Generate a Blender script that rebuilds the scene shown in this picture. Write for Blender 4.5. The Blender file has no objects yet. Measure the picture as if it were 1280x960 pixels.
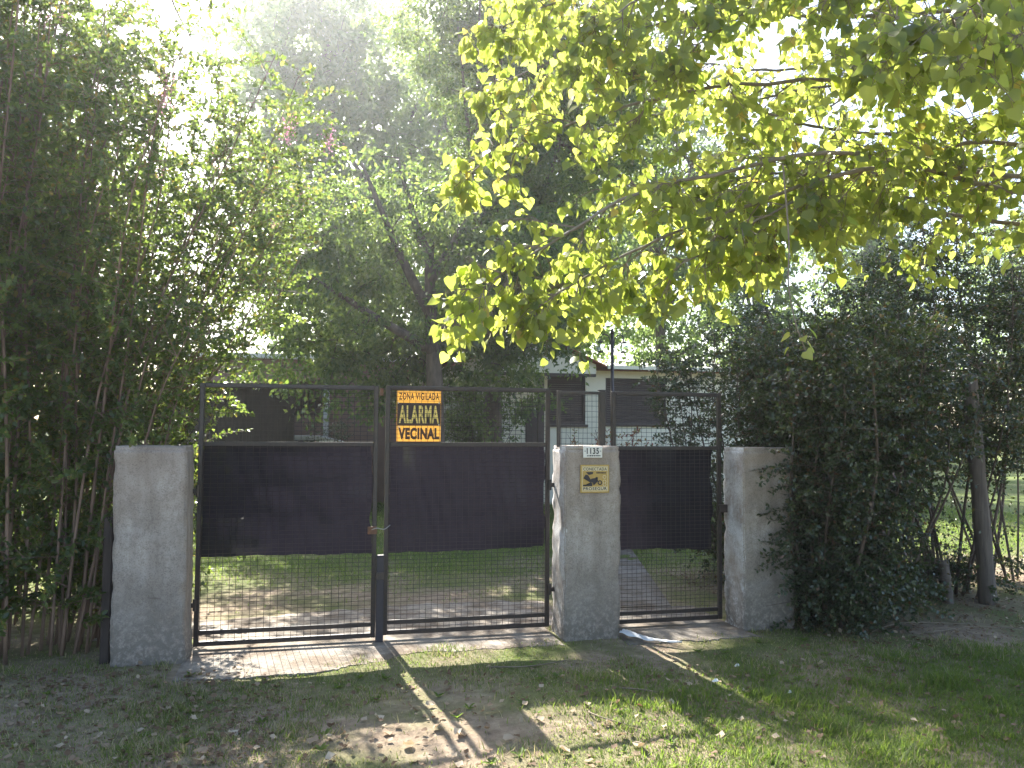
import bpy, bmesh, math, random
import numpy as np
from mathutils import Vector, Matrix, noise

S = bpy.context.scene
C = S.collection
random.seed(11)
rng = np.random.default_rng(11)
R = math.radians

# ------------------------------------------------------------------ camera
CAM = np.array([0.0, -6.375, 1.73])
yaw, pitch, roll, FPX = 0.2337, 0.0531, 0.0068, 1012.9
fw = np.array([math.sin(yaw)*math.cos(pitch), math.cos(yaw)*math.cos(pitch), math.sin(pitch)])
rt = np.array([math.cos(yaw), -math.sin(yaw), 0.0])
up = np.cross(rt, fw)
r2 = rt*math.cos(roll)+up*math.sin(roll)
u2 = up*math.cos(roll)-rt*math.sin(roll)
cd = bpy.data.cameras.new('camera')
cd.sensor_width = 36.0
cd.lens = FPX/1280*36.0
cd.clip_start = 0.05
cd.clip_end = 2000
cam = bpy.data.objects.new('camera', cd)
C.objects.link(cam)
m = Matrix(((r2[0], u2[0], -fw[0], CAM[0]), (r2[1], u2[1], -fw[1], CAM[1]), (r2[2], u2[2], -fw[2], CAM[2]), (0, 0, 0, 1)))
cam.matrix_world = m
S.camera = cam

# ------------------------------------------------------------------ sky, sun, exposure
SUN_EL, SUN_AZ = R(39.5), R(-7.0)          # azimuth measured from +Y, negative towards -X
w = bpy.data.worlds.new('World')
S.world = w
w.use_nodes = True
nt = w.node_tree
nt.nodes.clear()
sky = nt.nodes.new('ShaderNodeTexSky')
sky.sky_type = 'NISHITA'
sky.sun_disc = False
sky.sun_elevation = SUN_EL
sky.sun_rotation = SUN_AZ
sky.dust_density = 2.0
sky.air_density = 1.0
bg = nt.nodes.new('ShaderNodeBackground')
bg.inputs[1].default_value = 0.10
wo = nt.nodes.new('ShaderNodeOutputWorld')
nt.links.new(sky.outputs[0], bg.inputs[0])
nt.links.new(bg.outputs[0], wo.inputs[0])
sl = bpy.data.lights.new('sun', 'SUN')
sl.energy = 5.0
sl.angle = R(0.53)
sl.color = (1.0, 0.95, 0.86)
so = bpy.data.objects.new('sun', sl)
C.objects.link(so)
sdir = Vector((math.sin(SUN_AZ)*math.cos(SUN_EL), math.cos(SUN_AZ)*math.cos(SUN_EL), math.sin(SUN_EL)))
so.rotation_euler = sdir.to_track_quat('Z', 'Y').to_euler()
so.location = (0, 0, 30)
vs = S.view_settings
vs.view_transform = 'Standard'
vs.look = 'None'
vs.exposure = 2.22
vs.gamma = 1.0
S.render.engine = 'CYCLES'
cy = S.cycles
cy.max_bounces = 7
cy.diffuse_bounces = 4
cy.glossy_bounces = 2
cy.transmission_bounces = 5
cy.transparent_max_bounces = 8
cy.volume_bounces = 0
cy.sample_clamp_indirect = 6.0
cy.caustics_reflective = False
cy.caustics_refractive = False
cy.use_denoising = True
try:
    cy.denoiser = 'OPENIMAGEDENOISE'
except Exception:
    pass

# ------------------------------------------------------------------ materials
def new_mat(name):
    m = bpy.data.materials.new(name)
    m.use_nodes = True
    t = m.node_tree
    t.nodes.clear()
    o = t.nodes.new('ShaderNodeOutputMaterial')
    return m, t, o

def N(t, typ, **kw):
    n = t.nodes.new(typ)
    for k, v in kw.items():
        setattr(n, k, v)
    return n

def ramp(t, fac, stops):
    n = t.nodes.new('ShaderNodeValToRGB')
    e = n.color_ramp.elements
    while len(e) < len(stops):
        e.new(0.5)
    for el, (p, c) in zip(e, stops):
        el.position = p
        el.color = (*c, 1.0)
    t.links.new(fac, n.inputs[0])
    return n.outputs[0]

def noise_tex(t, scale, detail=5, rough=0.6, coord='Object', stretch=None):
    tc = N(t, 'ShaderNodeTexCoord')
    n = N(t, 'ShaderNodeTexNoise')
    n.inputs['Scale'].default_value = scale
    n.inputs['Detail'].default_value = detail
    n.inputs['Roughness'].default_value = rough
    v = tc.outputs[coord]
    if stretch:
        mp = N(t, 'ShaderNodeMapping')
        mp.inputs['Scale'].default_value = stretch
        t.links.new(v, mp.inputs[0])
        v = mp.outputs[0]
    t.links.new(v, n.inputs['Vector'])
    return n.outputs[0]

def mixc(t, f, a, b, typ='MIX'):
    n = N(t, 'ShaderNodeMix', data_type='RGBA', blend_type=typ)
    if isinstance(f, (int, float)):
        n.inputs[0].default_value = f
    else:
        t.links.new(f, n.inputs[0])
    for i, v in ((6, a), (7, b)):
        if isinstance(v, tuple):
            n.inputs[i].default_value = (*v, 1.0)
        else:
            t.links.new(v, n.inputs[i])
    return n.outputs[2]

def bump(t, h, strength, dist):
    b = N(t, 'ShaderNodeBump')
    b.inputs['Strength'].default_value = strength
    b.inputs['Distance'].default_value = dist
    t.links.new(h, b.inputs['Height'])
    return b.outputs[0]

def simple(name, c1, c2=None, scale=20, rough=0.7, metal=0.0, bmp=0.0, bdist=0.01, spec=0.5, stretch=None, detail=5):
    m, t, o = new_mat(name)
    p = N(t, 'ShaderNodeBsdfPrincipled')
    p.inputs['Roughness'].default_value = rough
    p.inputs['Metallic'].default_value = metal
    p.inputs['Specular IOR Level'].default_value = spec
    n = noise_tex(t, scale, detail, stretch=stretch)
    if c2 is None:
        c2 = tuple(x*0.75 for x in c1)
    col = ramp(t, n, [(0.3, c2), (0.7, c1)])
    t.links.new(col, p.inputs['Base Color'])
    if bmp:
        t.links.new(bump(t, n, bmp, bdist), p.inputs['Normal'])
    t.links.new(p.outputs[0], o.inputs[0])
    return m

def leaf_mat(name, stops, tstops, trans=0.5, rough=0.4, spec=0.5):
    m, t, o = new_mat(name)
    at = N(t, 'ShaderNodeAttribute', attribute_name='tint')
    p = N(t, 'ShaderNodeBsdfPrincipled')
    p.inputs['Roughness'].default_value = rough
    p.inputs['Specular IOR Level'].default_value = spec
    t.links.new(ramp(t, at.outputs['Fac'], stops), p.inputs['Base Color'])
    tr = N(t, 'ShaderNodeBsdfTranslucent')
    t.links.new(ramp(t, at.outputs['Fac'], tstops), tr.inputs[0])
    mx = N(t, 'ShaderNodeMixShader')
    mx.inputs[0].default_value = trans
    t.links.new(p.outputs[0], mx.inputs[1])
    t.links.new(tr.outputs[0], mx.inputs[2])
    t.links.new(mx.outputs[0], o.inputs[0])
    return m

M = {}
M['poplar'] = leaf_mat('poplar_leaf', [(0, (.045, .068, .028)), (.85, (.085, .11, .042)), (1, (.2, .15, .05))],
                       [(0, (.40, .52, .07)), (.85, (.70, .74, .14)), (1, (.80, .60, .12))], .58, .30, .65)
M['myrtle'] = leaf_mat('myrtle_leaf', [(0, (.027, .048, .020)), (.85, (.052, .080, .028)), (1, (.12, .10, .04))],
                       [(0, (.19, .29, .05)), (.85, (.38, .50, .09)), (1, (.55, .42, .08))], .42, .34, .55)
M['privet'] = leaf_mat('privet_leaf', [(0, (.026, .042, .022)), (.85, (.045, .064, .03)), (1, (.11, .05, .035))],
                       [(0, (.12, .19, .04)), (.85, (.24, .30, .06)), (1, (.4, .22, .06))], .22, .33, .6)
M['treeleaf'] = leaf_mat('garden_tree_leaf', [(0, (.028, .052, .022)), (1, (.06, .085, .03))],
                         [(0, (.19, .31, .07)), (1, (.38, .48, .10))], .43, .4, .5)
M['farleaf'] = leaf_mat('far_tree_leaf', [(0, (.035, .062, .028)), (1, (.075, .10, .04))],
                        [(0, (.26, .40, .11)), (1, (.42, .54, .15))], .52, .45, .45)
M['redleaf'] = leaf_mat('red_shrub_leaf', [(0, (.08, .09, .02)), (.5, (.16, .07, .04)), (1, (.2, .05, .05))],
                        [(0, (.3, .36, .05)), (.5, (.5, .25, .1)), (1, (.5, .12, .12))], .4, .4, .5)
M['flower'] = leaf_mat('pink_flower', [(0, (.6, .22, .34)), (1, (.75, .38, .5))], [(0, (.7, .3, .42)), (1, (.8, .45, .55))], .5, .7, .2)
M['grass'] = leaf_mat('grass_blade', [(0, (.06, .095, .022)), (.55, (.10, .13, .035)), (.72, (.25, .215, .11)), (1, (.42, .36, .22))],
                      [(0, (.24, .40, .05)), (.55, (.38, .52, .07)), (.72, (.42, .40, .14)), (1, (.5, .42, .24))], .38, .6, .25)
M['dryleaf'] = leaf_mat('dry_leaf', [(0, (.13, .085, .055)), (.5, (.30, .22, .15)), (1, (.55, .47, .36))],
                        [(0, (.25, .15, .08)), (1, (.5, .38, .22))], .25, .8, .2)
M['bark'] = simple('bark', (.16, .12, .095), (.06, .045, .036), 14, .9, bmp=.8, bdist=.02, stretch=(1, 1, .25))
M['myrtlebark'] = simple('myrtle_bark', (.28, .185, .135), (.13, .085, .065), 20, .75, bmp=.3, stretch=(1, 1, .2))
M['greybark'] = simple('grey_bark', (.27, .23, .18), (.14, .115, .09), 18, .85, bmp=.5, stretch=(1, 1, .3))
M['twig'] = simple('twig_bark', (.24, .19, .13), (.13, .10, .07), 30, .8)
M['iron'] = simple('black_iron', (.022, .02, .022), (.045, .03, .024), 35, .42, bmp=.1, bdist=.003)
M['wire'] = simple('gate_wire', (.035, .031, .032), (.06, .045, .035), 25, .4, metal=.3)
M['rust'] = simple('rusty_steel', (.20, .09, .04), (.07, .04, .03), 30, .8, bmp=.3, bdist=.004)
M['oldwood'] = simple('old_wood', (.17, .14, .115), (.075, .06, .05), 30, .9, bmp=.6, bdist=.008, stretch=(1, 1, .08))
M['darkwood'] = simple('dark_wood', (.050, .036, .030), (.028, .02, .017), 25, .8, bmp=.4, bdist=.01, stretch=(1, 1, .1))
M['cream'] = simple('cream_render', (.80, .77, .66), (.72, .69, .58), 4, .9, bmp=.15)
M['white'] = simple('white_paint', (.78, .77, .73), (.66, .65, .61), 8, .6)
M['carwhite'] = simple('car_paint', (.78, .78, .77), (.74, .74, .73), 5, .25)
M['pinkwall'] = simple('pink_wall', (.30, .19, .15), (.24, .15, .12), 5, .9, bmp=.2)
M['shutter'] = simple('brown_shutter', (.060, .040, .036), (.046, .031, .028), 12, .6)
M['roof'] = simple('red_tile', (.36, .13, .085), (.25, .09, .06), 10, .85, bmp=.4)
M['rubber'] = simple('rubber', (.02, .02, .02), (.03, .03, .03), 20, .8)
M['carglass'] = simple('dark_glass', (.02, .025, .03), (.02, .022, .026), 5, .08)
M['chrome'] = simple('steel', (.5, .5, .5), (.4, .4, .4), 10, .3, metal=1)
M['black'] = simple('black_print', (.02, .018, .025), (.028, .024, .03), 40, .6)
M['platewhite'] = simple('plate_enamel', (.78, .77, .74), (.68, .66, .62), 40, .4)
M['gold'] = simple('sign_gold', (.50, .33, .08), (.42, .27, .07), 40, .5)
M['palegold'] = simple('sign_pale', (.72, .62, .40), (.66, .56, .35), 40, .5)

def sheet_plastic(name, c1, c2, tc, trans):
    m, t, o = new_mat(name)
    p = N(t, 'ShaderNodeBsdfPrincipled')
    p.inputs['Roughness'].default_value = .45
    n = noise_tex(t, 14, 4)
    t.links.new(ramp(t, n, [(.3, c2), (.7, c1)]), p.inputs['Base Color'])
    tr = N(t, 'ShaderNodeBsdfTranslucent')
    tr.inputs[0].default_value = (*tc, 1)
    mx = N(t, 'ShaderNodeMixShader')
    mx.inputs[0].default_value = trans
    t.links.new(p.outputs[0], mx.inputs[1])
    t.links.new(tr.outputs[0], mx.inputs[2])
    t.links.new(mx.outputs[0], o.inputs[0])
    return m
M['signyellow'] = sheet_plastic('sign_yellow', (.82, .56, .15), (.74, .48, .12), (.86, .62, .20), .42)
M['signletter'] = simple('sign_letter_yellow', (.90, .70, .20), (.84, .62, .16), 30, .5)  # backlight put into the colour: brighter letters, as the brown band blocks it
M['signbrown'] = simple('sign_brown', (.035, .018, .018), (.05, .025, .022), 30, .6)
M['plastic'] = sheet_plastic('white_plastic', (.85, .86, .88), (.74, .75, .78), (.8, .82, .85), .35)

def cloth_mat():
    m, t, o = new_mat('shade_cloth')
    p = N(t, 'ShaderNodeBsdfPrincipled')
    p.inputs['Roughness'].default_value = .9
    p.inputs['Specular IOR Level'].default_value = .15
    n = noise_tex(t, 3, 4)
    t.links.new(ramp(t, n, [(.3, (.011, .010, .015)), (.7, (.017, .015, .021))]), p.inputs['Base Color'])
    tr = N(t, 'ShaderNodeBsdfTranslucent')
    tr.inputs[0].default_value = (.0028, .0024, .0038, 1)
    a = N(t, 'ShaderNodeAddShader')
    t.links.new(p.outputs[0], a.inputs[0])
    t.links.new(tr.outputs[0], a.inputs[1])
    tp = N(t, 'ShaderNodeBsdfTransparent')
    mx = N(t, 'ShaderNodeMixShader')
    n2 = noise_tex(t, 2.2, 3)
    mr = N(t, 'ShaderNodeMapRange')
    mr.inputs[1].default_value = .42
    mr.inputs[2].default_value = .72
    mr.inputs[3].default_value = .005
    mr.inputs[4].default_value = .05
    t.links.new(n2, mr.inputs[0])
    t.links.new(mr.outputs[0], mx.inputs[0])
    t.links.new(a.outputs[0], mx.inputs[1])
    t.links.new(tp.outputs[0], mx.inputs[2])
    t.links.new(mx.outputs[0], o.inputs[0])
    return m
M['cloth'] = cloth_mat()

def glass_mat():
    m, t, o = new_mat('lantern_glass')
    g = N(t, 'ShaderNodeBsdfGlossy')
    g.inputs['Roughness'].default_value = .1
    g.inputs[0].default_value = (.9, .9, .9, 1)
    tp = N(t, 'ShaderNodeBsdfTransparent')
    tp.inputs[0].default_value = (.85, .87, .88, 1)
    mx = N(t, 'ShaderNodeMixShader')
    mx.inputs[0].default_value = .2
    t.links.new(tp.outputs[0], mx.inputs[1])
    t.links.new(g.outputs[0], mx.inputs[2])
    t.links.new(mx.outputs[0], o.inputs[0])
    return m
M['glass'] = glass_mat()

def plaster(name, white=False):
    m, t, o = new_mat(name)
    p = N(t, 'ShaderNodeBsdfPrincipled')
    p.inputs['Roughness'].default_value = .93
    p.inputs['Specular IOR Level'].default_value = .2
    big = noise_tex(t, 2.6, 6, .65)
    fine = noise_tex(t, 95, 6, .75)
    streak = noise_tex(t, 7, 5, .6, stretch=(1, 1, .18))
    c = ramp(t, big, [(.32, (.29, .25, .215)), (.5, (.42, .37, .33)), (.68, (.54, .49, .445))])
    c = mixc(t, ramp(t, streak, [(.40, (0, 0, 0)), (.72, (.75, .75, .75))]), c, (.21, .175, .145))
    if white:
        pe = noise_tex(t, 5, 8, .7)
        c = mixc(t, ramp(t, pe, [(.38, (0, 0, 0)), (.60, (1, 1, 1))]), c, (.66, .65, .64))
    crk = noise_tex(t, 3.7, 9, .75)
    c = mixc(t, ramp(t, crk, [(.485, (0, 0, 0)), (.497, (.5, .5, .5)), (.503, (.5, .5, .5)), (.515, (0, 0, 0))]), c, (.17, .145, .125))
    wash = noise_tex(t, 1.6, 4, .5)
    c = mixc(t, ramp(t, wash, [(.45, (0, 0, 0)), (.65, (.6, .6, .6))]), c, (.30, .235, .195))
    pits = ramp(t, fine, [(.36, (.58, .56, .53)), (.5, (1, 1, 1))])
    c = mixc(t, .8, c, pits, 'MULTIPLY')
    # rising damp and moss near the foot
    tc = N(t, 'ShaderNodeTexCoord')
    sx = N(t, 'ShaderNodeSeparateXYZ')
    t.links.new(tc.outputs['Object'], sx.inputs[0])
    mr = N(t, 'ShaderNodeMapRange')
    mr.inputs[1].default_value = .62
    mr.inputs[2].default_value = .05
    t.links.new(sx.outputs[2], mr.inputs[0])
    bl = noise_tex(t, 22, 6, .7)
    mu = N(t, 'ShaderNodeMath', operation='MULTIPLY')
    t.links.new(mr.outputs[0], mu.inputs[0])
    t.links.new(ramp(t, bl, [(.36, (.1, .1, .1)), (.54, (1, 1, 1))]), mu.inputs[1])
    c = mixc(t, mu.outputs[0], c, (.16, .14, .12))
    t.links.new(c, p.inputs['Base Color'])
    t.links.new(bump(t, fine, .6, .006), p.inputs['Normal'])
    t.links.new(p.outputs[0], o.inputs[0])
    return m
M['plaster'] = plaster('weathered_plaster')
M['plasterwhite'] = plaster('peeling_whitewash', True)

def ground_mat():
    m, t, o = new_mat('verge_ground')
    p = N(t, 'ShaderNodeBsdfPrincipled')
    p.inputs['Roughness'].default_value = .95
    p.inputs['Specular IOR Level'].default_value = .15
    a = noise_tex(t, .9, 6, .6)
    b = noise_tex(t, 9, 6, .7)
    f = noise_tex(t, 90, 5, .7)
    soil = ramp(t, b, [(.3, (.17, .125, .09)), (.55, (.30, .235, .17)), (.75, (.42, .35, .26))])
    gr = ramp(t, f, [(.3, (.06, .085, .02)), (.6, (.13, .165, .045)), (.8, (.26, .26, .10))])
    tc = N(t, 'ShaderNodeTexCoord')
    sx = N(t, 'ShaderNodeSeparateXYZ')
    t.links.new(tc.outputs['Object'], sx.inputs[0])
    mr = N(t, 'ShaderNodeMapRange')          # the garden behind the gate is lawn, the verge mostly soil
    mr.inputs[1].default_value = 2.2
    mr.inputs[2].default_value = 4.5
    mr.inputs[3].default_value = 0
    mr.inputs[4].default_value = .22
    t.links.new(sx.outputs[1], mr.inputs[0])
    ad = N(t, 'ShaderNodeMath', operation='ADD')
    t.links.new(a, ad.inputs[0])
    t.links.new(mr.outputs[0], ad.inputs[1])
    c = mixc(t, ramp(t, ad.outputs[0], [(.42, (0, 0, 0)), (.6, (.75, .75, .75)), (.72, (1, 1, 1))]), soil, gr)
    t.links.new(c, p.inputs['Base Color'])
    t.links.new(bump(t, f, .7, .02), p.inputs['Normal'])
    t.links.new(p.outputs[0], o.inputs[0])
    return m
M['ground'] = ground_mat()
def dirty_concrete(name, c1, c2, dirt):
    m, t, o = new_mat(name)
    p = N(t, 'ShaderNodeBsdfPrincipled')
    p.inputs['Roughness'].default_value = .95
    p.inputs['Specular IOR Level'].default_value = .15
    a = noise_tex(t, 6, 9, .65)
    b = noise_tex(t, 2.3, 8, .7)
    f = noise_tex(t, 70, 6, .7)
    c = ramp(t, a, [(.3, c2), (.7, c1)])
    c = mixc(t, ramp(t, b, [(.44, (0, 0, 0)), (.58, (.85, .85, .85))]), c, dirt)
    c = mixc(t, .6, c, ramp(t, f, [(.3, (.55, .52, .48)), (.55, (1, 1, 1))]), 'MULTIPLY')
    t.links.new(c, p.inputs['Base Color'])
    t.links.new(bump(t, f, .6, .012), p.inputs['Normal'])
    t.links.new(p.outputs[0], o.inputs[0])
    return m
M['concrete'] = dirty_concrete('dusty_concrete', (.40, .36, .31), (.24, .21, .175), (.17, .13, .095))
M['path'] = dirty_concrete('path_concrete', (.28, .255, .225), (.18, .165, .145), (.15, .12, .09))

# ------------------------------------------------------------------ helpers
def link(o, parent=None):
    C.objects.link(o)
    if parent is not None:
        o.parent = parent
    return o

def tag(o, label, cat, group=None):
    o['label'] = label
    o['category'] = cat
    if group:
        o['group'] = group
    return o

def empty(name, loc, label, cat, group=None):
    o = bpy.data.objects.new(name, None)
    o.location = loc
    o.empty_display_size = .1
    link(o)
    return tag(o, label, cat, group)

def np_mesh(name, V, faces, mats, smooth=True, tint=None, mat_idx=None):
    """faces: list of (n,k) int arrays"""
    me = bpy.data.meshes.new(name)
    V = np.asarray(V, dtype=np.float32)
    me.vertices.add(len(V))
    me.vertices.foreach_set('co', V.ravel())
    faces = [np.asarray(f, dtype=np.int32) for f in faces if len(f)]
    nl = sum(f.size for f in faces)
    nf = sum(len(f) for f in faces)
    me.loops.add(nl)
    me.loops.foreach_set('vertex_index', np.concatenate([f.ravel() for f in faces]))
    me.polygons.add(nf)
    ln = np.concatenate([np.full(len(f), f.shape[1], np.int32) for f in faces])
    st = np.concatenate([[0], np.cumsum(ln)[:-1]]).astype(np.int32)
    me.polygons.foreach_set('loop_start', st)
    me.polygons.foreach_set('use_smooth', np.full(nf, smooth, bool))
    if mat_idx is not None:
        me.polygons.foreach_set('material_index', np.asarray(mat_idx, np.int32))
    if tint is not None:
        a = me.attributes.new('tint', 'FLOAT', 'POINT')
        a.data.foreach_set('value', np.asarray(tint, np.float32))
    for mm in (mats if isinstance(mats, (list, tuple)) else [mats]):
        me.materials.append(mm)
    me.update(calc_edges=True)
    return me

class MB:
    """collects boxes, tubes and sheets; build() links them as one mesh object"""
    def __init__(s):
        s.v = []
        s.f3 = []
        s.f4 = []
        s.n = 0
    def add(s, V, f4=(), f3=()):
        V = np.asarray(V, float).reshape(-1, 3)
        if len(f4):
            s.f4.append(np.asarray(f4)+s.n)
        if len(f3):
            s.f3.append(np.asarray(f3)+s.n)
        s.v.append(V)
        s.n += len(V)
        return s
    def box(s, x0, x1, y0, y1, z0, z1, bev=0.0):
        if bev:
            b = bev
            pts = []
            for z, i in ((z0, b), (z0+b, 0), (z1-b, 0), (z1, b)):
                a = [(x0+i, y0+b), (x0+b, y0+i), (x1-b, y0+i), (x1-i, y0+b), (x1-i, y1-b), (x1-b, y1-i), (x0+b, y1-i), (x0+i, y1-b)]
                pts += [(x, y, z) for x, y in a]
            f = []
            for k in range(3):
                for j in range(8):
                    f.append((k*8+j, k*8+(j+1) % 8, k*8+8+(j+1) % 8, k*8+8+j))
            for base, fl in ((0, True), (24, False)):
                for q in ((0, 1, 2, 3), (0, 3, 4, 7), (7, 4, 5, 6)):
                    q = tuple(base+i for i in q)
                    f.append(q[::-1] if fl else q)
            return s.add(pts, f)
        P = [(x, y, z) for z in (z0, z1) for x, y in ((x0, y0), (x1, y0), (x1, y1), (x0, y1))]
        return s.add(P, [(3, 2, 1, 0), (4, 5, 6, 7), (0, 1, 5, 4), (1, 2, 6, 5), (2, 3, 7, 6), (3, 0, 4, 7)])
    def tube(s, pts, rad, k=6, caps=True):
        P = np.asarray(pts, float)
        n = len(P)
        rad = np.broadcast_to(np.asarray(rad, float), (n,))
        T = np.gradient(P, axis=0)
        T /= np.linalg.norm(T, axis=1)[:, None]+1e-9
        ref = np.array([0.0, 0, 1]) if abs(T[0][2]) < .9 else np.array([1.0, 0, 0])
        A = np.cross(T, ref)
        A /= np.linalg.norm(A, axis=1)[:, None]+1e-9
        B = np.cross(T, A)
        th = np.arange(k)*2*math.pi/k
        V = P[:, None, :]+rad[:, None, None]*(np.cos(th)[None, :, None]*A[:, None, :]+np.sin(th)[None, :, None]*B[:, None, :])
        f = []
        for i in range(n-1):
            for j in range(k):
                f.append((i*k+j, i*k+(j+1) % k, (i+1)*k+(j+1) % k, (i+1)*k+j))
        s.add(V.reshape(-1, 3), f)
        if caps:
            b = s.n-n*k
            t3 = [(b, b+j+1, b+j) for j in range(1, k-1)]+[(b+(n-1)*k, b+(n-1)*k+j, b+(n-1)*k+j+1) for j in range(1, k-1)]
            s.f3.append(np.asarray(t3))
        return s
    def lathe(s, prof, c, k=16):
        """prof: list of (radius, z)"""
        th = np.arange(k)*2*math.pi/k
        V = [(c[0]+r*math.cos(a), c[1]+r*math.sin(a), c[2]+z) for r, z in prof for a in th]
        f = [(i*k+j, i*k+(j+1) % k, (i+1)*k+(j+1) % k, (i+1)*k+j) for i in range(len(prof)-1) for j in range(k)]
        return s.add(V, f)
    def prism(s, poly, y0, y1):
        """poly in XZ, extruded in Y; convex or fan-able"""
        n = len(poly)
        V = [(x, y0, z) for x, z in poly]+[(x, y1, z) for x, z in poly]
        f4 = [(i, (i+1) % n, n+(i+1) % n, n+i) for i in range(n)]
        f3 = [(0, i+1, i) for i in range(1, n-1)]+[(n, n+i, n+i+1) for i in range(1, n-1)]
        return s.add(V, f4, f3)
    def mesh(s, name, mat, smooth=False, tint=None):
        fs = []
        if s.f4:
            fs.append(np.concatenate([np.asarray(f).reshape(-1, 4) for f in s.f4]))
        if s.f3:
            fs.append(np.concatenate([np.asarray(f).reshape(-1, 3) for f in s.f3]))
        return np_mesh(name, np.concatenate(s.v), fs, mat, smooth, tint)
    def build(s, name, mat, parent=None, smooth=False, stuff=False, off=None):
        me = s.mesh(name, mat, smooth)
        if off is not None:
            me.transform(Matrix.Translation(-Vector(off)))
        o = bpy.data.objects.new(name, me)
        if stuff:
            o['kind'] = 'stuff'
        return link(o, parent)

def spline(pts, n):
    """Catmull-Rom through the points, n samples"""
    P = np.asarray(pts, float)
    P = np.vstack([2*P[0]-P[1], P, 2*P[-1]-P[-2]])
    m_ = len(P)-3
    out = []
    for u in np.linspace(0, m_-1e-6, n):
        i = int(u)
        t = u-i
        a, b, c, d = P[i:i+4]
        out.append(.5*((2*b)+(-a+c)*t+(2*a-5*b+4*c-d)*t*t+(-a+3*b-3*c+d)*t**3))
    return np.array(out)

def unit(v):
    v = np.asarray(v, float)
    return v/(np.linalg.norm(v, axis=-1, keepdims=True)+1e-9)

T_ELL = (np.array([(0, 0, 0), (.24, .32, .07), (.2, .68, .05), (0, 1, -.08), (-.2, .68, .05), (-.24, .32, .07)]),
         np.array([(0, 1, 2, 3), (0, 3, 4, 5)]))
T_POP = (np.array([(0, 0, 0), (.28, -.10, .05), (.50, .12, .10), (.44, .42, .09), (.20, .74, .02), (0, 1, -.08),
                   (-.20, .74, .02), (-.44, .42, .09), (-.50, .12, .10), (-.28, -.10, .05), (0, .4, 0)]),
         np.array([(0, 1, 2, 10), (10, 2, 3, 4), (10, 4, 5, 6), (10, 6, 7, 8), (0, 10, 8, 9)]))
T_RH = (np.array([(0, 0, 0), (.3, .45, .05), (0, 1, 0), (-.3, .45, .05)]), np.array([(0, 1, 2, 3)]))
T_OV = (np.array([(0, 0, 0), (.29, .45, .07), (0, 1, -.06), (-.29, .45, .07)]), np.array([(0, 1, 2, 3)]))
T_BLADE = (np.array([(-.5, 0, 0), (.5, 0, 0), (.38, .55, .06), (-.38, .55, .06), (0, 1, .28)]), None)

def frames(A, Nn):
    Y = unit(A)
    X = unit(np.cross(Y, Nn))
    Z = np.cross(X, Y)
    return X, Y, Z

def leaf_arrays(P, A, Nn, size, tmpl, wid=None):
    T, F = tmpl
    X, Y, Z = frames(A, Nn)
    size = np.broadcast_to(np.asarray(size, float), (len(P),))
    wid = size if wid is None else wid
    V = P[:, None, :]+(wid[:, None, None]*T[None, :, 0, None]*X[:, None, :]
                       + size[:, None, None]*T[None, :, 1, None]*Y[:, None, :]
                       + size[:, None, None]*T[None, :, 2, None]*Z[:, None, :])
    k = len(T)
    off = (np.arange(len(P))*k)[:, None, None]
    FF = (F[None]+off).reshape(-1, F.shape[1])
    return V.reshape(-1, 3), FF, k

def leaf_object(name, P, A, Nn, size, tmpl, mat, parent, tint=None, wid=None, origin=(0, 0, 0)):
    P = np.asarray(P)
    V, F, k = leaf_arrays(P, np.asarray(A), np.asarray(Nn), size, tmpl, wid)
    if tint is None:
        tint = rng.random(len(P))
    me = np_mesh(name, V-np.asarray(origin), [F], mat, True, np.repeat(tint, k))
    o = bpy.data.objects.new(name, me)
    o['kind'] = 'stuff'
    return link(o, parent)

def rand_unit(n):
    return unit(rng.normal(size=(n, 3)))

def visible(P, margin=60):
    d = np.asarray(P)-CAM
    z = d@fw
    u = 640+FPX*(d@r2)/np.maximum(z, .01)
    v = 480-FPX*(d@u2)/np.maximum(z, .01)
    return (z > .3) & (u > -margin) & (u < 1280+margin) & (v > -margin) & (v < 960+margin)

# ------------------------------------------------------------------ ground
def gz(x, y):
    x = np.asarray(x, float)
    y = np.asarray(y, float)
    b = .018*np.sin(1.7*x+.6*y)+.014*np.sin(2.9*y-1.1*x+1)+.008*np.sin(6.1*x+2)*np.sin(5.3*y)
    b = b+.007*np.sin(13*x+3*np.sin(4*y))*np.sin(11*y+2)+.004*np.sin(27*x+1)*np.sin(23*y)
    front = np.clip((-y-.12)/.5, 0, 1)
    back = np.clip((y-2.6)/2, 0, 1)
    return b*np.maximum(front, back*.8) - .002*front

def axis(lo, hi, dense_lo, dense_hi, step, grow=1.35):
    a = list(np.arange(dense_lo, dense_hi, step))
    s = step
    x = dense_lo
    left = []
    while x > lo:
        s *= grow
        x -= s
        left.append(x)
    s = step
    x = a[-1]
    right = []
    while x < hi:
        s *= grow
        x += s
        right.append(x)
    return np.array(left[::-1]+a+right)
gx = axis(-600, 600, -4, 8, .06)
gy = axis(-400, 900, -4, 5, .06)
XX, YY = np.meshgrid(gx, gy)
ZZ = gz(XX, YY)
nx, ny = len(gx), len(gy)
idx = np.arange(nx*ny).reshape(ny, nx)
F = np.stack([idx[:-1, :-1], idx[:-1, 1:], idx[1:, 1:], idx[1:, :-1]], -1).reshape(-1, 4)
go = link(bpy.data.objects.new('ground', np_mesh('ground', np.stack([XX, YY, ZZ], -1).reshape(-1, 3), [F], M['ground'])))
go['kind'] = 'structure'

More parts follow.
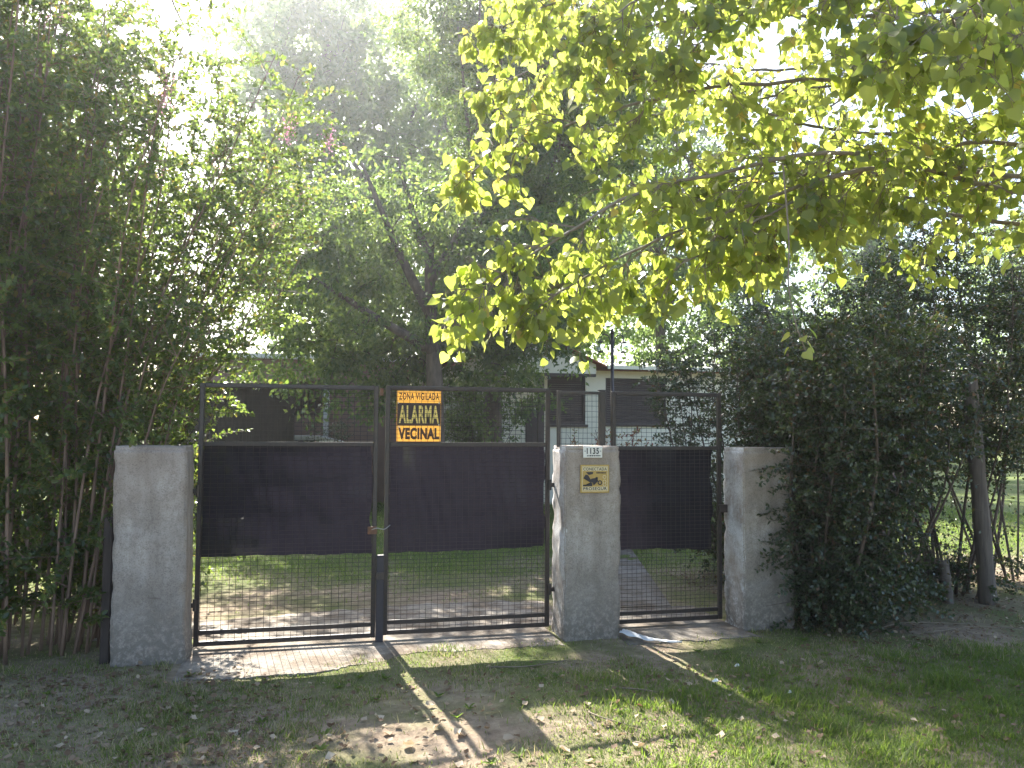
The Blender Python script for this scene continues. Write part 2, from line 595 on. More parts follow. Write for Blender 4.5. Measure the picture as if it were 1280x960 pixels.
def slab(name, outline, z, mat, thick=.1):
    n = len(outline)
    bm = bmesh.new()
    vs_ = [bm.verts.new((x, y, z)) for x, y in outline]
    f = bm.faces.new(vs_)
    r = bmesh.ops.extrude_face_region(bm, geom=[f])
    for e in r['geom']:
        if isinstance(e, bmesh.types.BMVert):
            e.co.z -= thick
    bmesh.ops.recalc_face_normals(bm, faces=bm.faces)
    me = bpy.data.meshes.new(name)
    bm.to_mesh(me)
    bm.free()
    me.materials.append(mat)
    o = link(bpy.data.objects.new(name, me))
    o['kind'] = 'structure'
    return o
front = []
for x in np.linspace(-.93, 1.93, 240):
    yb = -.44 if x < .1 else -.44+.34*min(1, (x-.1)/.6)
    front.append((x, yb+.07*noise.noise(Vector((x*3, 1, 0)))+.05*noise.noise(Vector((x*9, 4, 0)))+.025*noise.noise(Vector((x*34, 7, 0)))))
back = [(x, 1.45+.15*math.sin(1.3*x)+.12*noise.noise(Vector((x*7, 2, 0)))) for x in np.linspace(2.2, -1.7, 90)]
slab('driveway', front+[(1.93, .5), (2.2, .6)]+back+[(-1.75, .8), (-.93, .7)], .005, M['concrete'])
st_ = [(x, -.20+.05*noise.noise(Vector((x*5, 9, 0)))+.03*noise.noise(Vector((x*21, 3, 0)))) for x in np.linspace(2.44, 3.62, 90)]
slab('door_step', st_+[(3.57, .0), (3.57, 1.0), (2.46, 1.05)], .005, M['path'])
slab('garden_path', [(2.40, 1.07), (3.36, 1.02), (4.32, 4.40), (5.6, 8.9), (4.7, 9.0), (3.36, 4.5)], .012, M['path'])

# ------------------------------------------------------------------ pillars
def pillar(x0, wd, dep, H, label, lean=0.0, zb=-.06, seed=0.0):
    cx = x0+wd/2
    bm = bmesh.new()
    bmesh.ops.create_cube(bm, size=1)
    bmesh.ops.bevel(bm, geom=list(bm.edges), offset=.02, segments=2, affect='EDGES')
    for v in bm.verts:
        v.co = Vector((v.co.x*wd, v.co.y*dep, (v.co.z+.5)*(H-zb)+zb))
    for k in range(1, 56):
        bmesh.ops.bisect_plane(bm, geom=list(bm.verts)+list(bm.edges)+list(bm.faces), plane_co=(0, 0, zb+(H-zb)*k/56), plane_no=(0, 0, 1))
    for k in range(1, 20):
        bmesh.ops.bisect_plane(bm, geom=list(bm.verts)+list(bm.edges)+list(bm.faces), plane_co=(-wd/2+wd*k/20, 0, 0), plane_no=(1, 0, 0))
    for k in range(1, 14):
        bmesh.ops.bisect_plane(bm, geom=list(bm.verts)+list(bm.edges)+list(bm.faces), plane_co=(0, -dep/2+dep*k/14, 0), plane_no=(0, 1, 0))
    bm.normal_update()
    for v in bm.verts:
        p = v.co*1.0+Vector((seed, seed*2, 0))
        low = max(0.0, 1-max(v.co.z, 0)/.5)
        d = noise.noise(p*3)*.010+noise.noise(p*11)*.005+noise.noise(p*30)*(.0025+.007*low)
        ed = sorted((wd/2-abs(v.co.x), dep/2-abs(v.co.y), H-v.co.z))[1]
        if ed < .045:
            d -= max(0, noise.noise(p*9+Vector((3, 1, 5)))-.05)*.045*(1-ed/.045)
        v.co += v.normal*d
        v.co.x += lean*(1-v.co.z/H)
    me = bpy.data.meshes.new('gate_pillar')
    bm.to_mesh(me)
    bm.free()
    me.materials.append(M['plaster'])
    me.materials.append(M['plasterwhite'])
    for pl in me.polygons:
        pl.use_smooth = True
        if pl.normal.x < -.6:
            pl.material_index = 1
    o = bpy.data.objects.new('gate_pillar', me)
    o.location = (cx, dep/2, 0)
    link(o)
    return tag(o, label, 'pillar', 'plastered gate pillars')
pillar(-1.435, .50, .36, 1.575, 'rough grey plastered pillar under the tall stemmed shrubs, bearing no signs', .02, seed=1.3)
pillar(1.965, .485, .36, 1.575, 'plastered pillar bearing a house number plate and a yellow security sign', seed=4.1)
pillar(3.575, .49, .36, 1.565, 'plastered pillar partly covered by the dark leafy bush', seed=8.7)

# ------------------------------------------------------------------ gates
GY = .345       # gate plane centre
def wires(x0, x1, z0, z1, sx, sz, y, r=.0016, bow=.006):
    b = MB()
    xs = np.arange(x0+sx*.5, x1, sx)
    for x in xs:
        b.tube([(x+random.uniform(-.003, .003), y, z0), (x+random.uniform(-.004, .004), y+random.uniform(-bow, bow), (z0+z1)/2), (x+random.uniform(-.003, .003), y, z1)], r, 4, False)
    for z in np.arange(z0+sz*.5, z1, sz):
        b.tube([(x0, y-.004, z+random.uniform(-.002, .002)), ((x0+x1)/2, y-.004+random.uniform(-bow, bow), z+random.uniform(-.005, .005)), (x1, y-.004, z+random.uniform(-.002, .002))], r, 4, False)
    return b

def cloth(x0, x1, zt, zb0, zb1, y, sag=.012, seed=0.0):
    nxx, nzz = 60, 34
    V = []
    for j in range(nzz):
        for i in range(nxx):
            u = i/(nxx-1)
            v = j/(nzz-1)
            zb = zb0*(1-u)+zb1*u+.006*math.sin(5*u+seed)+.003*math.sin(23*u+seed*2)+.002*math.sin(61*u)
            z = zt+(zb-zt)*v-(.01*abs(math.sin(u*math.pi*5+seed)) if v < .02 else 0)
            edge = .012*math.sin(v*11+seed)+.006*math.sin(v*29+seed)
            x = x0+(x1-x0)*u+edge*(1-2*u)
            yy = y+.012*noise.noise(Vector((x*2, z*3, seed)))+.008*noise.noise(Vector((x*14+z*3, z*2, seed)))+.006*noise.noise(Vector((x*5-z*9, z*9, seed+3)))
            V.append((x, yy, z))
    I = np.arange(nxx*nzz).reshape(nzz, nxx)
    F = np.stack([I[:-1, :-1], I[1:, :-1], I[1:, 1:], I[:-1, 1:]], -1).reshape(-1, 4)
    b = MB()
    b.add(V, F)
    return b

def gate_leaf(name, label, x0, x1, z0, z1, sx, sz, cl, rails, stile=.036):
    root = empty(name, ((x0+x1)/2, GY, 0), label, 'gate')
    O = ((x0+x1)/2, GY, 0)
    h = .018
    MB().box(x0, x0+stile, GY-h, GY+h, z0, z1, .004).build('stile', M['iron'], root, off=O)
    MB().box(x1-stile, x1, GY-h, GY+h, z0, z1, .004).build('stile', M['iron'], root, off=O)
    MB().box(x0+stile, x1-stile, GY-h+.002, GY+h-.002, z1-.036, z1, .004).build('top_rail', M['iron'], root, off=O)
    MB().box(x0+stile, x1-stile, GY-h+.002, GY+h-.002, z0, z0+.036, .004).build('bottom_rail', M['iron'], root, off=O)
    for z in rails:
        MB().box(x0+stile, x1-stile, GY-h+.003, GY+h-.003, z, z+.034, .004).build('cross_rail', M['iron'], root, off=O)
    wires(x0+stile*.5, x1-stile*.5, z0+.01, z1-.02, sx, sz, GY-.024).build('wire_mesh', M['wire'], root, stuff=True, off=O)
    c = cl.build('shade_cloth', M['cloth'], root, smooth=True, off=O)
    c['label'] = 'dark purple shade cloth tied over the middle of the wire mesh'
    return root, O

# ground is a little lower towards the left hand leaf
gl, OL = gate_leaf('driveway_gate', 'black wire mesh gate leaf with dark shade cloth hung beside the signless pillar',
                   -.905, .475, .028, 2.06, .052, .034, cloth(-.885, .435, 1.60, .695, .705, GY+.03, seed=.4), [.115, 1.565])
gr, OR_ = gate_leaf('driveway_gate', 'black wire mesh gate leaf carrying the yellow warning sign above its dark cloth',
                    .535, 1.935, .042, 2.065, .050, .034, cloth(.565, 1.895, 1.585, .69, .71, GY+.03, seed=2.1), [.125, 1.565])
gd, OD = gate_leaf('garden_gate', 'narrow black wire mesh door with dark cloth between two pillars',
                   2.50, 3.545, .03, 2.05, .046, .034, cloth(2.545, 3.47, 1.56, .672, .64, GY+.03, seed=5.2), [.10, 1.535])
# hinges and latches as parts of the leaves
def hinge(root, O, x0, x1, z):
    b = MB().box(min(x0, x1), max(x0, x1), GY-.05, GY-.022, z-.018, z+.018, .004)
    b.tube([(x0, GY-.036, z-.045), (x0, GY-.036, z+.045)], .014, 8)
    b.build('hinge', M['iron'], root, off=O)
hinge(gl, OL, -.90, -.96, 1.22)
hinge(gl, OL, -.90, -.96, .35)
hinge(gr, OR_, 1.93, 1.985, 1.24)
hinge(gr, OR_, 1.93, 1.985, .36)
MB().box(3.50, 3.60, GY-.06, GY-.025, .98, 1.05, .005).build('latch', M['iron'], gd, off=OD)
MB().box(.40, .475, GY-.06, GY-.025, .86, .92, .004).build('latch', M['rust'], gl, off=OL)
b = MB().tube(spline([(.42, GY-.05, .89), (.47, GY-.075, .91), (.53, GY-.07, .90), (.58, GY-.05, .93)], 14), .004, 5)
b.build('tie_wire', M['chrome'], gr, off=OR_)
MB().box(.485, .512, GY-.03, GY+.01, 1.98, 2.04, .004).build('rusty_catch', M['rust'], gr, off=OR_)
# post the leaves shut against
st = empty('gate_stop_post', (.505, GY-.05, 0), 'black square steel stop post between the two gate leaves', 'post')
MB().box(.475, .535, GY-.074, GY-.029, -.08, .692, .004).build('post_shaft', M['black'], st, off=(.505, GY-.05, 0))
MB().box(.47, .54, GY-.084, GY-.079, .50, .56, .002).build('drop_bolt_bracket', M['iron'], st, off=(.505, GY-.05, 0))

# fixed mesh panel standing on the signed pillar
fp = empty('mesh_panel', (2.155, .19, 1.57), 'small black framed wire mesh panel standing on top of the signed pillar', 'mesh panel')
O = (2.155, .19, 1.57)
MB().box(1.955, 1.985, .175, .205, 1.565, 2.04, .003).build('upright', M['iron'], fp, off=O)
MB().box(2.325, 2.36, .172, .208, 1.565, 2.04, .003).build('upright', M['iron'], fp, off=O)
MB().box(1.985, 2.325, .177, .203, 2.012, 2.038, .003).build('top_bar', M['iron'], fp, off=O)
wires(1.97, 2.34, 1.572, 2.02, .038, .045, .168).build('wire_mesh', M['wire'], fp, stuff=True, off=O)
# heavy square door post behind the pillar
MBp = MB().box(2.40, 2.455, .37, .42, -.06, 2.055, .005)
dp = empty('door_post', (2.43, .395, 0), 'thick black square steel post rising behind the signed pillar', 'post')
MBp.build('post_shaft', M['iron'], dp, off=(2.43, .395, 0))
MB().box(2.395, 2.46, .365, .425, 2.055, 2.063, .002).build('post_cap', M['iron'], dp, off=(2.43, .395, 0))
ds = empty('fence_post', (-1.475, .14, 0), 'slim dark weathered timber post tight against the signless pillar', 'post')
MB().box(-1.51, -1.445, .10, .18, -.05, 1.05, .008).build('post_shaft', M['darkwood'], ds, off=(-1.475, .14, 0))

# ------------------------------------------------------------------ signs
def text_mesh(txt, x, z, wd, ht, y, mat, parent, off, name='lettering', extrude=.0006, bold=.0, arch=0):
    cu = bpy.data.curves.new('t', 'FONT')
    cu.body = txt
    cu.size = 1
    cu.extrude = 0
    cu.space_character = 1.12
    cu.offset = bold
    ob = bpy.data.objects.new('t', cu)
    C.objects.link(ob)
    dg = bpy.context.evaluated_depsgraph_get()
    me = bpy.data.meshes.new_from_object(ob.evaluated_get(dg))
    bpy.data.objects.remove(ob)
    co = np.array([v.co[:] for v in me.vertices])
    mn, mx = co.min(0), co.max(0)
    for v in me.vertices:
        u = (v.co.x-mn[0])/(mx[0]-mn[0])
        vv = (v.co.y-mn[1])/(mx[1]-mn[1])
        v.co = (x+u*wd-off[0], y-off[1], z+vv*ht-off[2])
    me.materials.clear()
    me.materials.append(mat)
    o = bpy.data.objects.new(name, me)
    return link(o, parent)

O = (.80, GY-.006, 1.60)
sg = empty('warning_sign', O, 'yellow and brown neighbourhood alarm sign reading ALARMA VECINAL on the gate mesh', 'sign')
SY = GY-.006
MB().box(.625, .99, SY, SY+.006, 1.60, 2.025).build('sign_panel', M['signyellow'], sg, off=O)
MB().box(.627, .988, SY-.0028, SY-.0004, 1.738, 1.925).build('brown_band', M['signbrown'], sg, off=O)
MB().box(.625, .99, SY-.0028, SY-.0004, 1.592, 1.606).build('brown_edge', M['signbrown'], sg, off=O)
text_mesh('ZONA VIGILADA', .640, 1.948, .335, .062, SY-.0016, M['signbrown'], sg, O, bold=.03)
text_mesh('ALARMA', .642, 1.757, .332, .148, SY-.0045, M['signletter'], sg, O, bold=.03)
text_mesh('VECINAL', .638, 1.622, .34, .098, SY-.0016, M['signbrown'], sg, O, bold=.06)
for x, z in ((.636, 1.925), (.975, 1.925), (.645, 1.725), (.975, 1.745)):
    MB().lathe([(0, -.002), (.009, -.002), (.009, .003), (0, .004)], (0, 0, 0), 8)
    b = MB().lathe([(.0001, .003), (.007, .003), (.008, -.003), (.0001, -.003)], (0, 0, 0), 8)
    me = b.mesh('rivet', M['chrome'])
    o = link(bpy.data.objects.new('rivet', me), sg)
    o.location = (x-O[0], -.004, z-O[2])
    o.rotation_euler = (R(90), 0, 0)

O = (2.20, -.006, 1.48)
pl = empty('house_number_plate', O, 'white enamel house number plate reading 1135 on the pillar', 'number plate')
MB().box(2.118, 2.283, -.022, -.012, 1.482, 1.575, .003).build('plate', M['platewhite'], pl, off=O)
text_mesh('1135', 2.147, 1.513, .106, .050, -.0235, M['black'], pl, O, bold=.03)
text_mesh('-', 2.128, 1.534, .010, .006, -.0235, M['black'], pl, O)
text_mesh('-', 2.262, 1.534, .010, .006, -.0235, M['black'], pl, O)
b = MB()
x = 2.150
for wd in (.008, .006, .016, .012, .012, .010, .014, .010):
    b.box(x, x+wd, -.0235, -.0225, 1.494, 1.504)
    x += wd+.004
b.build('small_print', M['black'], pl, off=O)
O = (2.22, -.006, 1.20)
se = empty('security_sign', O, 'square gold security company sign with dark pictogram on the pillar', 'sign')
MB().box(2.095, 2.345, -.020, -.010, 1.195, 1.425, .003).build('gold_panel', M['gold'], se, off=O)
b = MB()
for (a, c_, d, e) in ((2.108, 2.332, 1.207, 1.211), (2.108, 2.332, 1.409, 1.413), (2.108, 2.112, 1.211, 1.409), (2.328, 2.332, 1.211, 1.409)):
    b.box(a, c_, -.0222, -.0212, d, e)
b.build('pale_border', M['palegold'], se, off=O)
MB().box(2.114, 2.326, -.0222, -.0212, 1.215, 1.245).build('pale_strip', M['palegold'], se, off=O)
MB().box(2.114, 2.326, -.0222, -.0212, 1.375, 1.405).build('pale_strip', M['palegold'], se, off=O)
text_mesh('CONECTADA', 2.118, 1.378, .204, .024, -.0232, M['black'], se, O, bold=.02)
text_mesh('PROSEGUR', 2.118, 1.218, .204, .024, -.0232, M['black'], se, O, bold=.025)
b = MB()
for poly in ([(2.14, 1.365), (2.205, 1.367), (2.20, 1.348), (2.165, 1.342)], [(2.118, 1.315), (2.138, 1.345), (2.160, 1.340), (2.185, 1.300), (2.17, 1.285), (2.15, 1.305)],
             [(2.165, 1.285), (2.19, 1.312), (2.235, 1.318), (2.245, 1.300), (2.205, 1.275)], [(2.116, 1.250), (2.195, 1.250), (2.198, 1.272), (2.180, 1.282), (2.165, 1.265), (2.116, 1.262)],
             [(2.225, 1.325), (2.245, 1.322), (2.243, 1.308), (2.225, 1.308)], [(2.20, 1.270), (2.240, 1.302), (2.248, 1.292), (2.208, 1.256)]):
    b.prism(poly, -.0226, -.0212)
th = np.linspace(0, 2*math.pi, 17)
for i in range(16):
    a, c_ = th[i], th[i+1]
    ring = [(2.262+.02*math.cos(a), 1.278+.02*math.sin(a)), (2.262+.02*math.cos(c_), 1.278+.02*math.sin(c_)), (2.262+.011*math.cos(c_), 1.278+.011*math.sin(c_)), (2.262+.011*math.cos(a), 1.278+.011*math.sin(a))]
    b.prism(ring, -.0226, -.0212)
for x in np.arange(2.232, 2.315, .012):
    b.box(x, x+.008, -.0226, -.0212, 1.353, 1.364)
b.build('pictogram', M['black'], se, off=O)
b = MB()
for cz in (1.325, 1.287, 1.262):
    for i in range(16):
        a, c_ = th[i], th[i+1]
        b.prism([(2.302+.015*math.cos(a), cz+.015*math.sin(a)), (2.302+.015*math.cos(c_), cz+.015*math.sin(c_)), (2.302+.011*math.cos(c_), cz+.011*math.sin(c_)), (2.302+.011*math.cos(a), cz+.011*math.sin(a))], -.0224, -.0212)
b.build('pale_rings', M['palegold'], se, off=O)

# ------------------------------------------------------------------ buildings behind
HY = 11.0
O = (7.0, HY, 0)
hs = empty('white_house', O, 'low cream house with dark brown shutters and red tiled roof behind the gate', 'house')
hw = MB()
# front wall pieces around two window openings
for (x0, x1, z0, z1) in ((2.6, 4.95, 0, 3.05), (4.95, 5.84, 0, 1.80), (4.95, 5.84, 2.92, 3.05), (5.84, 6.32, 0, 3.05), (6.32, 7.80, 0, 1.82),
                         (6.32, 7.80, 2.86, 3.05), (7.80, 13.0, 0, 3.05)):
    hw.box(x0, x1, HY, HY+.2, z0, z1)
hw.box(2.6, 2.8, HY+.2, 17, 0, 3.05)
hw.box(12.8, 13.0, HY+.2, 17, 0, 3.05)
hw.box(2.8, 12.8, 16.8, 17, 0, 3.05)
hw.build('wall', M['cream'], hs, off=O)
def shutter_window(x0, x1, z0, z1):
    b = MB()
    zz = z0+.05
    while zz < z1-.05:
        b.box(x0+.05, x1-.05, HY+.075, HY+.095, zz, min(zz+.047, z1-.05), .003)
        zz += .05
    win = b.build('window', M['shutter'], hs, off=O)
    f = MB()
    f.box(x0, x0+.05, HY+.04, HY+.12, z0, z1)
    f.box(x1-.05, x1, HY+.04, HY+.12, z0, z1)
    f.box(x0+.05, x1-.05, HY+.042, HY+.118, z0, z0+.05)
    f.box(x0+.05, x1-.05, HY+.042, HY+.118, z1-.05, z1)
    f.build('frame', M['shutter'], win)
    MB().box(x0-.05, x1+.05, HY-.05, HY+.002, z0-.06, z0-.002).build('sill', M['shutter'], win)
    for ch in win.children:
        ch.data.transform(Matrix.Translation(-Vector(O)))
shutter_window(4.95, 5.84, 1.80, 2.92)
shutter_window(6.32, 7.80, 1.82, 2.86)
rb = MB()
rb.add([(2.2, HY-.45, 3.10), (13.4, HY-.45, 3.10), (13.4, 14.0, 3.36), (2.2, 14.0, 3.36), (13.4, 17.45, 3.10), (2.2, 17.45, 3.10),
        (2.2, HY-.45, 3.02), (13.4, HY-.45, 3.02), (13.4, 17.45, 3.02), (2.2, 17.45, 3.02)],
       [(0, 1, 2, 3), (3, 2, 4, 5), (6, 9, 8, 7)], [])
roof = rb.build('roof', M['roof'], hs, off=O)
MB().box(6.2, 13.4, HY-.48, HY-.452, 3.03, 3.11).build('fascia', M['cream'], hs, off=O)
# porch with a gable towards the street
gy = 9.8
ap, el, er, ez = 4.30, 2.75, 5.85, 3.00
az = ez+(er-ap)*.44
MB().prism([(el+.1, 2.86), (er-.18, 2.86), (er-.18, ez+.06), (ap, az-.04), (el+.1, ez+.06)], gy, gy+.12).build('gable', M['cream'], hs, off=O)
pr = MB()
for s_, x in ((1, er), (-1, el)):
    pr.add([(ap, gy-.15, az), (x, gy-.15, ez), (x, HY+1.5, ez), (ap, HY+1.5, az), (ap, gy-.15, az+.035), (x, gy-.15, ez+.035), (x, HY+1.5, ez+.035), (ap, HY+1.5, az+.035)],
           [(0, 1, 2, 3), (4, 7, 6, 5), (0, 4, 5, 1), (1, 5, 6, 2)])
pr.build('porch_roof', M['roof'], hs, off=O)
MB().box(4.42, 4.54, gy+.01, gy+.13, 0, 2.80).build('porch_post', M['shutter'], hs, off=O)
MB().box(2.9, 3.02, gy+.01, gy+.13, 0, 2.86).build('porch_post', M['shutter'], hs, off=O)
MB().box(2.85, er-.18, gy-.004, gy+.12, 2.80, 2.858).build('porch_beam', M['shutter'], hs, off=O)
MB().box(4.45, 4.78, HY-.02, HY+.02, .05, 2.1).build('door', M['shutter'], hs, off=O)
# outdoor wall lamp on gable
MB().box(5.36, 5.45, gy-.05, gy-.003, 2.95, 3.02).build('wall_vent', M['gold'], hs, off=O)

# outbuilding on the left with a barred opening
O = (.2, 12.2, 0)
ob = empty('outbuilding', O, 'pinkish rendered outbuilding with a barred opening and flat white edged roof', 'outbuilding')
w_ = MB()
for (x0, x1, z0, z1) in ((-3.4, -1.0, 0, 3.2), (-1.0, .1, 0, 1.95), (-1.0, .1, 2.75, 3.2), (.1, 1.9, 0, 3.2)):
    w_.box(x0, x1, 12.2, 12.4, z0, z1)
w_.box(-3.4, -3.2, 12.4, 16, 0, 3.2)
w_.box(1.7, 1.9, 12.4, 16, 0, 3.2)
w_.box(-3.2, 1.7, 15.8, 16, 0, 3.2)
w_.build('wall', M['pinkwall'], ob, off=O)
MB().box(-3.5, 2.0, 12.0, 16.1, 3.203, 3.30).build('roof', M['white'], ob, off=O)
for i in range(9):
    x = -.95+i*.125
    MB().tube([(x, 12.17, 1.95), (x, 12.17, 2.75)], .010, 6).build('bar', M['iron'], ob, off=O)
MB().box(.10, .22, 11.95, 12.10, 0, 3.2).build('white_column', M['white'], ob, off=O)
# plank shed
O = (-1.5, 9.3, 0)
sh = empty('plank_shed', O, 'dark brown vertical plank shed beyond the driveway gate', 'shed')
xs = np.arange(-2.7, -.58, .151)
for i, x in enumerate(xs):
    d = .006*(i % 3)
    MB().box(x, x+.147, 9.2-d, 9.225-d, 0, 2.44).build('plank', M['darkwood'], sh, off=O)
MB().box(-2.7, -.58, 9.23, 11.2, 0, 2.40).build('shed_body', M['darkwood'], sh, off=O)
MB().box(-2.8, -.5, 9.1, 11.3, 2.445, 2.50).build('roof', M['darkwood'], sh, off=O)

# white parked car
def car(cx, cy):
    O = (cx, cy, 0)
    root = empty('parked_car', O, 'white parked car whose sunlit roof shows through the gate mesh', 'car')
    prof = [(-1.95, .32), (-1.98, .62), (-1.85, .88), (-.95, .98), (-.35, 1.46), (.05, 1.53), (.95, 1.53), (1.45, 1.42), (1.88, .98), (1.97, .80), (1.97, .35)]
    ring = []
    for yy, sc, top in ((-.80, 1, .86), (-.70, 1.0, 1.0), (.70, 1.0, 1.0), (.80, 1, .86)):
        ring.append([(cx+x*.99 if abs(yy) > .75 else cx+x, cy+yy*(1.0 if z < 1 else .93), z) for x, z in prof])
    b = MB()
    n = len(prof)
    V = [p for r_ in ring for p in r_]
    f4 = [(k*n+i, k*n+(i+1) % n, (k+1)*n+(i+1) % n, (k+1)*n+i) for k in range(3) for i in range(n)]
    f3 = [(0, i+1, i) for i in range(1, n-1)]+[(3*n, 3*n+i, 3*n+i+1) for i in range(1, n-1)]
    b.add(V, f4, f3)
    b.build('body', M['carwhite'], root, off=O, smooth=False)
    for s_ in (-1, 1):
        y = cy+s_*.808
        MB().prism([(cx-.75, 1.0), (cx-.28, 1.40), (cx+.28, 1.45), (cx+.28, 1.0)], y-.004, y+.004).build('side_window', M['carglass'], root, off=O)
        MB().prism([(cx+.34, 1.0), (cx+.34, 1.45), (cx+.92, 1.45), (cx+1.45, 1.02)], y-.004, y+.004).build('side_window', M['carglass'], root, off=O)
        for wx in (-1.25, 1.22):
            wh = bpy.data.objects.new('wheel', MB().lathe([(.12, -.085), (.20, -.09), (.20, .09), (.12, .085)], (0, 0, 0), 20).mesh('wheel', M['chrome']))
            link(wh, root)
            wh.location = (wx, s_*.72, .31)
            wh.rotation_euler = (R(90), 0, 0)
            t = bpy.data.objects.new('tyre', MB().lathe([(.2, -.10), (.28, -.10), (.31, -.07), (.31, .07), (.28, .10), (.2, .10)], (0, 0, 0), 20).mesh('tyre', M['rubber']))
            link(t, wh)
    MB().add([(cx-.94, cy-.62, 1.00), (cx-.94, cy+.62, 1.00), (cx-.39, cy+.58, 1.44), (cx-.39, cy-.58, 1.44)], [(0, 3, 2, 1)]).build('windscreen', M['carglass'], root, off=(O[0]+.012, O[1], -.012))
    for s_ in (-1, 1):
        MB().box(cx-1.99, cx-1.90, cy+s_*.6-.13, cy+s_*.6+.13, .66, .78, .01).build('headlight', M['chrome'], root, off=O)
    return root
car(-.95, 10.75)

# garden lamp post
O = (5.36, 8.0, 0)
lp = empty('garden_lamp_post', O, 'slim black garden lamp post with two hooked arms and glass lanterns', 'lamp post')
MB().tube([(5.36, 8, 0), (5.36, 8, .9), (5.36, 8, .95), (5.36, 8, 3.5)], [.05, .05, .034, .03], 10).build('pole', M['iron'], lp, smooth=True, off=O)
MB().lathe([(.001, 0), (.04, 0), (.03, .06), (.012, .1), (.001, .14)], (5.36, 8, 3.5), 10).build('finial', M['iron'], lp, smooth=True, off=O)
for s_ in (-1, 1):
    a = spline([(5.36+s_*.02, 8, 3.28), (5.36+s_*.07, 8, 3.44), (5.36+s_*.15, 8, 3.49), (5.36+s_*.22, 8, 3.44), (5.36+s_*.23, 8, 3.36)], 14)
    arm = MB().tube(a, .011, 6).build('arm', M['iron'], lp, smooth=True, off=O)
    c = (5.36+s_*.23, 8, 3.16)
    ln = MB().lathe([(.055, 0), (.085, .05), (.085, .13), (.05, .17)], c, 12).build('lantern', M['glass'], lp, smooth=True, off=O)
    MB().lathe([(.001, .20), (.03, .20), (.09, .172), (.05, .171)], c, 12).build('lantern_cap', M['iron'], ln, smooth=True, off=O)
    MB().lathe([(.001, -.02), (.05, -.015), (.06, .0), (.05, .004)], c, 12).build('lantern_base', M['iron'], ln, smooth=True, off=O)

# overhead cable
cab = MB().tube(spline([(-.9, -14, 2.2+6.2), (-1.35, -1, 5.55), (-1.49, 2, 5.93), (-2.45, 12, 8.98), (-4.5, 40, 14.0)], 60), .011, 5, True).build('overhead_cable', M['rubber'])
tag(cab, 'thin black overhead cable crossing the gap of sky above the shrubs', 'cable')

# ------------------------------------------------------------------ fence posts on the right
def wood_post(label, x0, y0, x1, z1, r, name='fence_post'):
    P = np.array([(x0, y0, -.1), (x0+(x1-x0)*.3, y0, z1*.3), (x0+(x1-x0)*.7, y0, z1*.7), (x1, y0, z1)])
    P = spline(P, 14)
    b = MB()
    rad = r*(1+.06*np.sin(np.arange(14)*1.7))*np.linspace(1.08, .9, 14)
    b.tube(P-np.array((x0, y0, 0)), rad, 10)
    o = b.build(name, M['oldwood'], None, smooth=True)
    o.location = (x0, y0, 0)
    return tag(o, label, 'post')
wood_post('tall weathered timber post leaning under the dense bush', 6.55, .50, 6.38, 2.3, .078)
wood_post('short broken timber stake beside the tall leaning post', 6.17, .60, 6.12, .42, .05, 'wooden_stake')

# ------------------------------------------------------------------ vegetation engine
def grow(base, n_stems, height, spread, lean=(0, 0), rad=.016, t0=.25, n_twigs=12, twig_len=(.3, .7), leaf_gap=.035, leaf_size=(.035, .05),
         droop=.1, bend=.35, base_r=.15, up_tw=.4, jitter=.3, zmin=0.0, tw_bias=(0, 0, 0), hvar=.25, low_twigs=0):
    """returns list of stem (pts, radii), list of twigs, leaves P, A, N"""
    stems, twigs, P, A, Nn = [], [], [], [], []
    for i in range(n_stems):
        a = rng.uniform(0, 2*math.pi)
        br = base_r*math.sqrt(rng.random())
        b0 = np.array([base[0]+br*math.cos(a), base[1]+br*math.sin(a), -.03])
        H = height*(1-hvar*rng.random())
        a2 = a+rng.normal()*.6
        sp = spread*(.25+.75*rng.random())
        tip = b0+np.array([math.cos(a2)*sp+lean[0], math.sin(a2)*sp+lean[1], H])
        mid = b0+(tip-b0)*np.array([bend, bend, .5])+rng.normal(size=3)*.06
        pts = spline([b0, b0+(mid-b0)*.5+rng.normal(size=3)*np.array([.02, .02, 0]), mid, mid+(tip-mid)*.55+rng.normal(size=3)*.08, tip], 16)
        rr = rad*rng.uniform(.7, 1.25)*np.linspace(1, .22, 16)**.9
        stems.append((pts, rr))
        nt_ = n_twigs+low_twigs
        for j in range(nt_):
            t = t0+(1-t0)*rng.random()**.85 if j < n_twigs else rng.uniform(.05, t0)
            k = t*15
            i0 = min(int(k), 14)
            s = pts[i0]+(pts[i0+1]-pts[i0])*(k-i0)
            if s[2] < zmin:
                continue
            L = rng.uniform(*twig_len)*(1.15-.5*t)
            d = rand_unit(1)[0]
            d[2] = abs(d[2])*up_tw+up_tw*.5
            d = unit(d+np.asarray(tw_bias))
            n = 5
            q = [s]
            for m_ in range(n):
                d = unit(d+rng.normal(size=3)*jitter*.35+np.array([0, 0, -droop]))
                q.append(q[-1]+d*L/n)
            q = np.array(q)
            twigs.append(q)
            nl = int(L/leaf_gap)
            if nl < 2:
                continue
            tt = np.linspace(.15, 1, nl)*n
            ii = np.minimum(tt.astype(int), n-1)
            pos = q[ii]+(q[ii+1]-q[ii])*(tt-ii)[:, None]
            dr = unit(q[ii+1]-q[ii])
            side = rand_unit(nl)
            side = unit(side-dr*np.sum(side*dr, 1)[:, None])
            for sg_ in (1, -1):
                P.append(pos+rng.normal(size=pos.shape)*.006)
                A.append(unit(dr*.55+side*sg_+rng.normal(size=pos.shape)*.35))
                Nn.append(unit(np.array([0, 0, .7])+rng.normal(size=pos.shape)*.6))
    P, A, Nn = np.concatenate(P), np.concatenate(A), np.concatenate(Nn)
    keep = P[:, 2] > .02
    return stems, twigs, P[keep], A[keep], Nn[keep], leaf_size

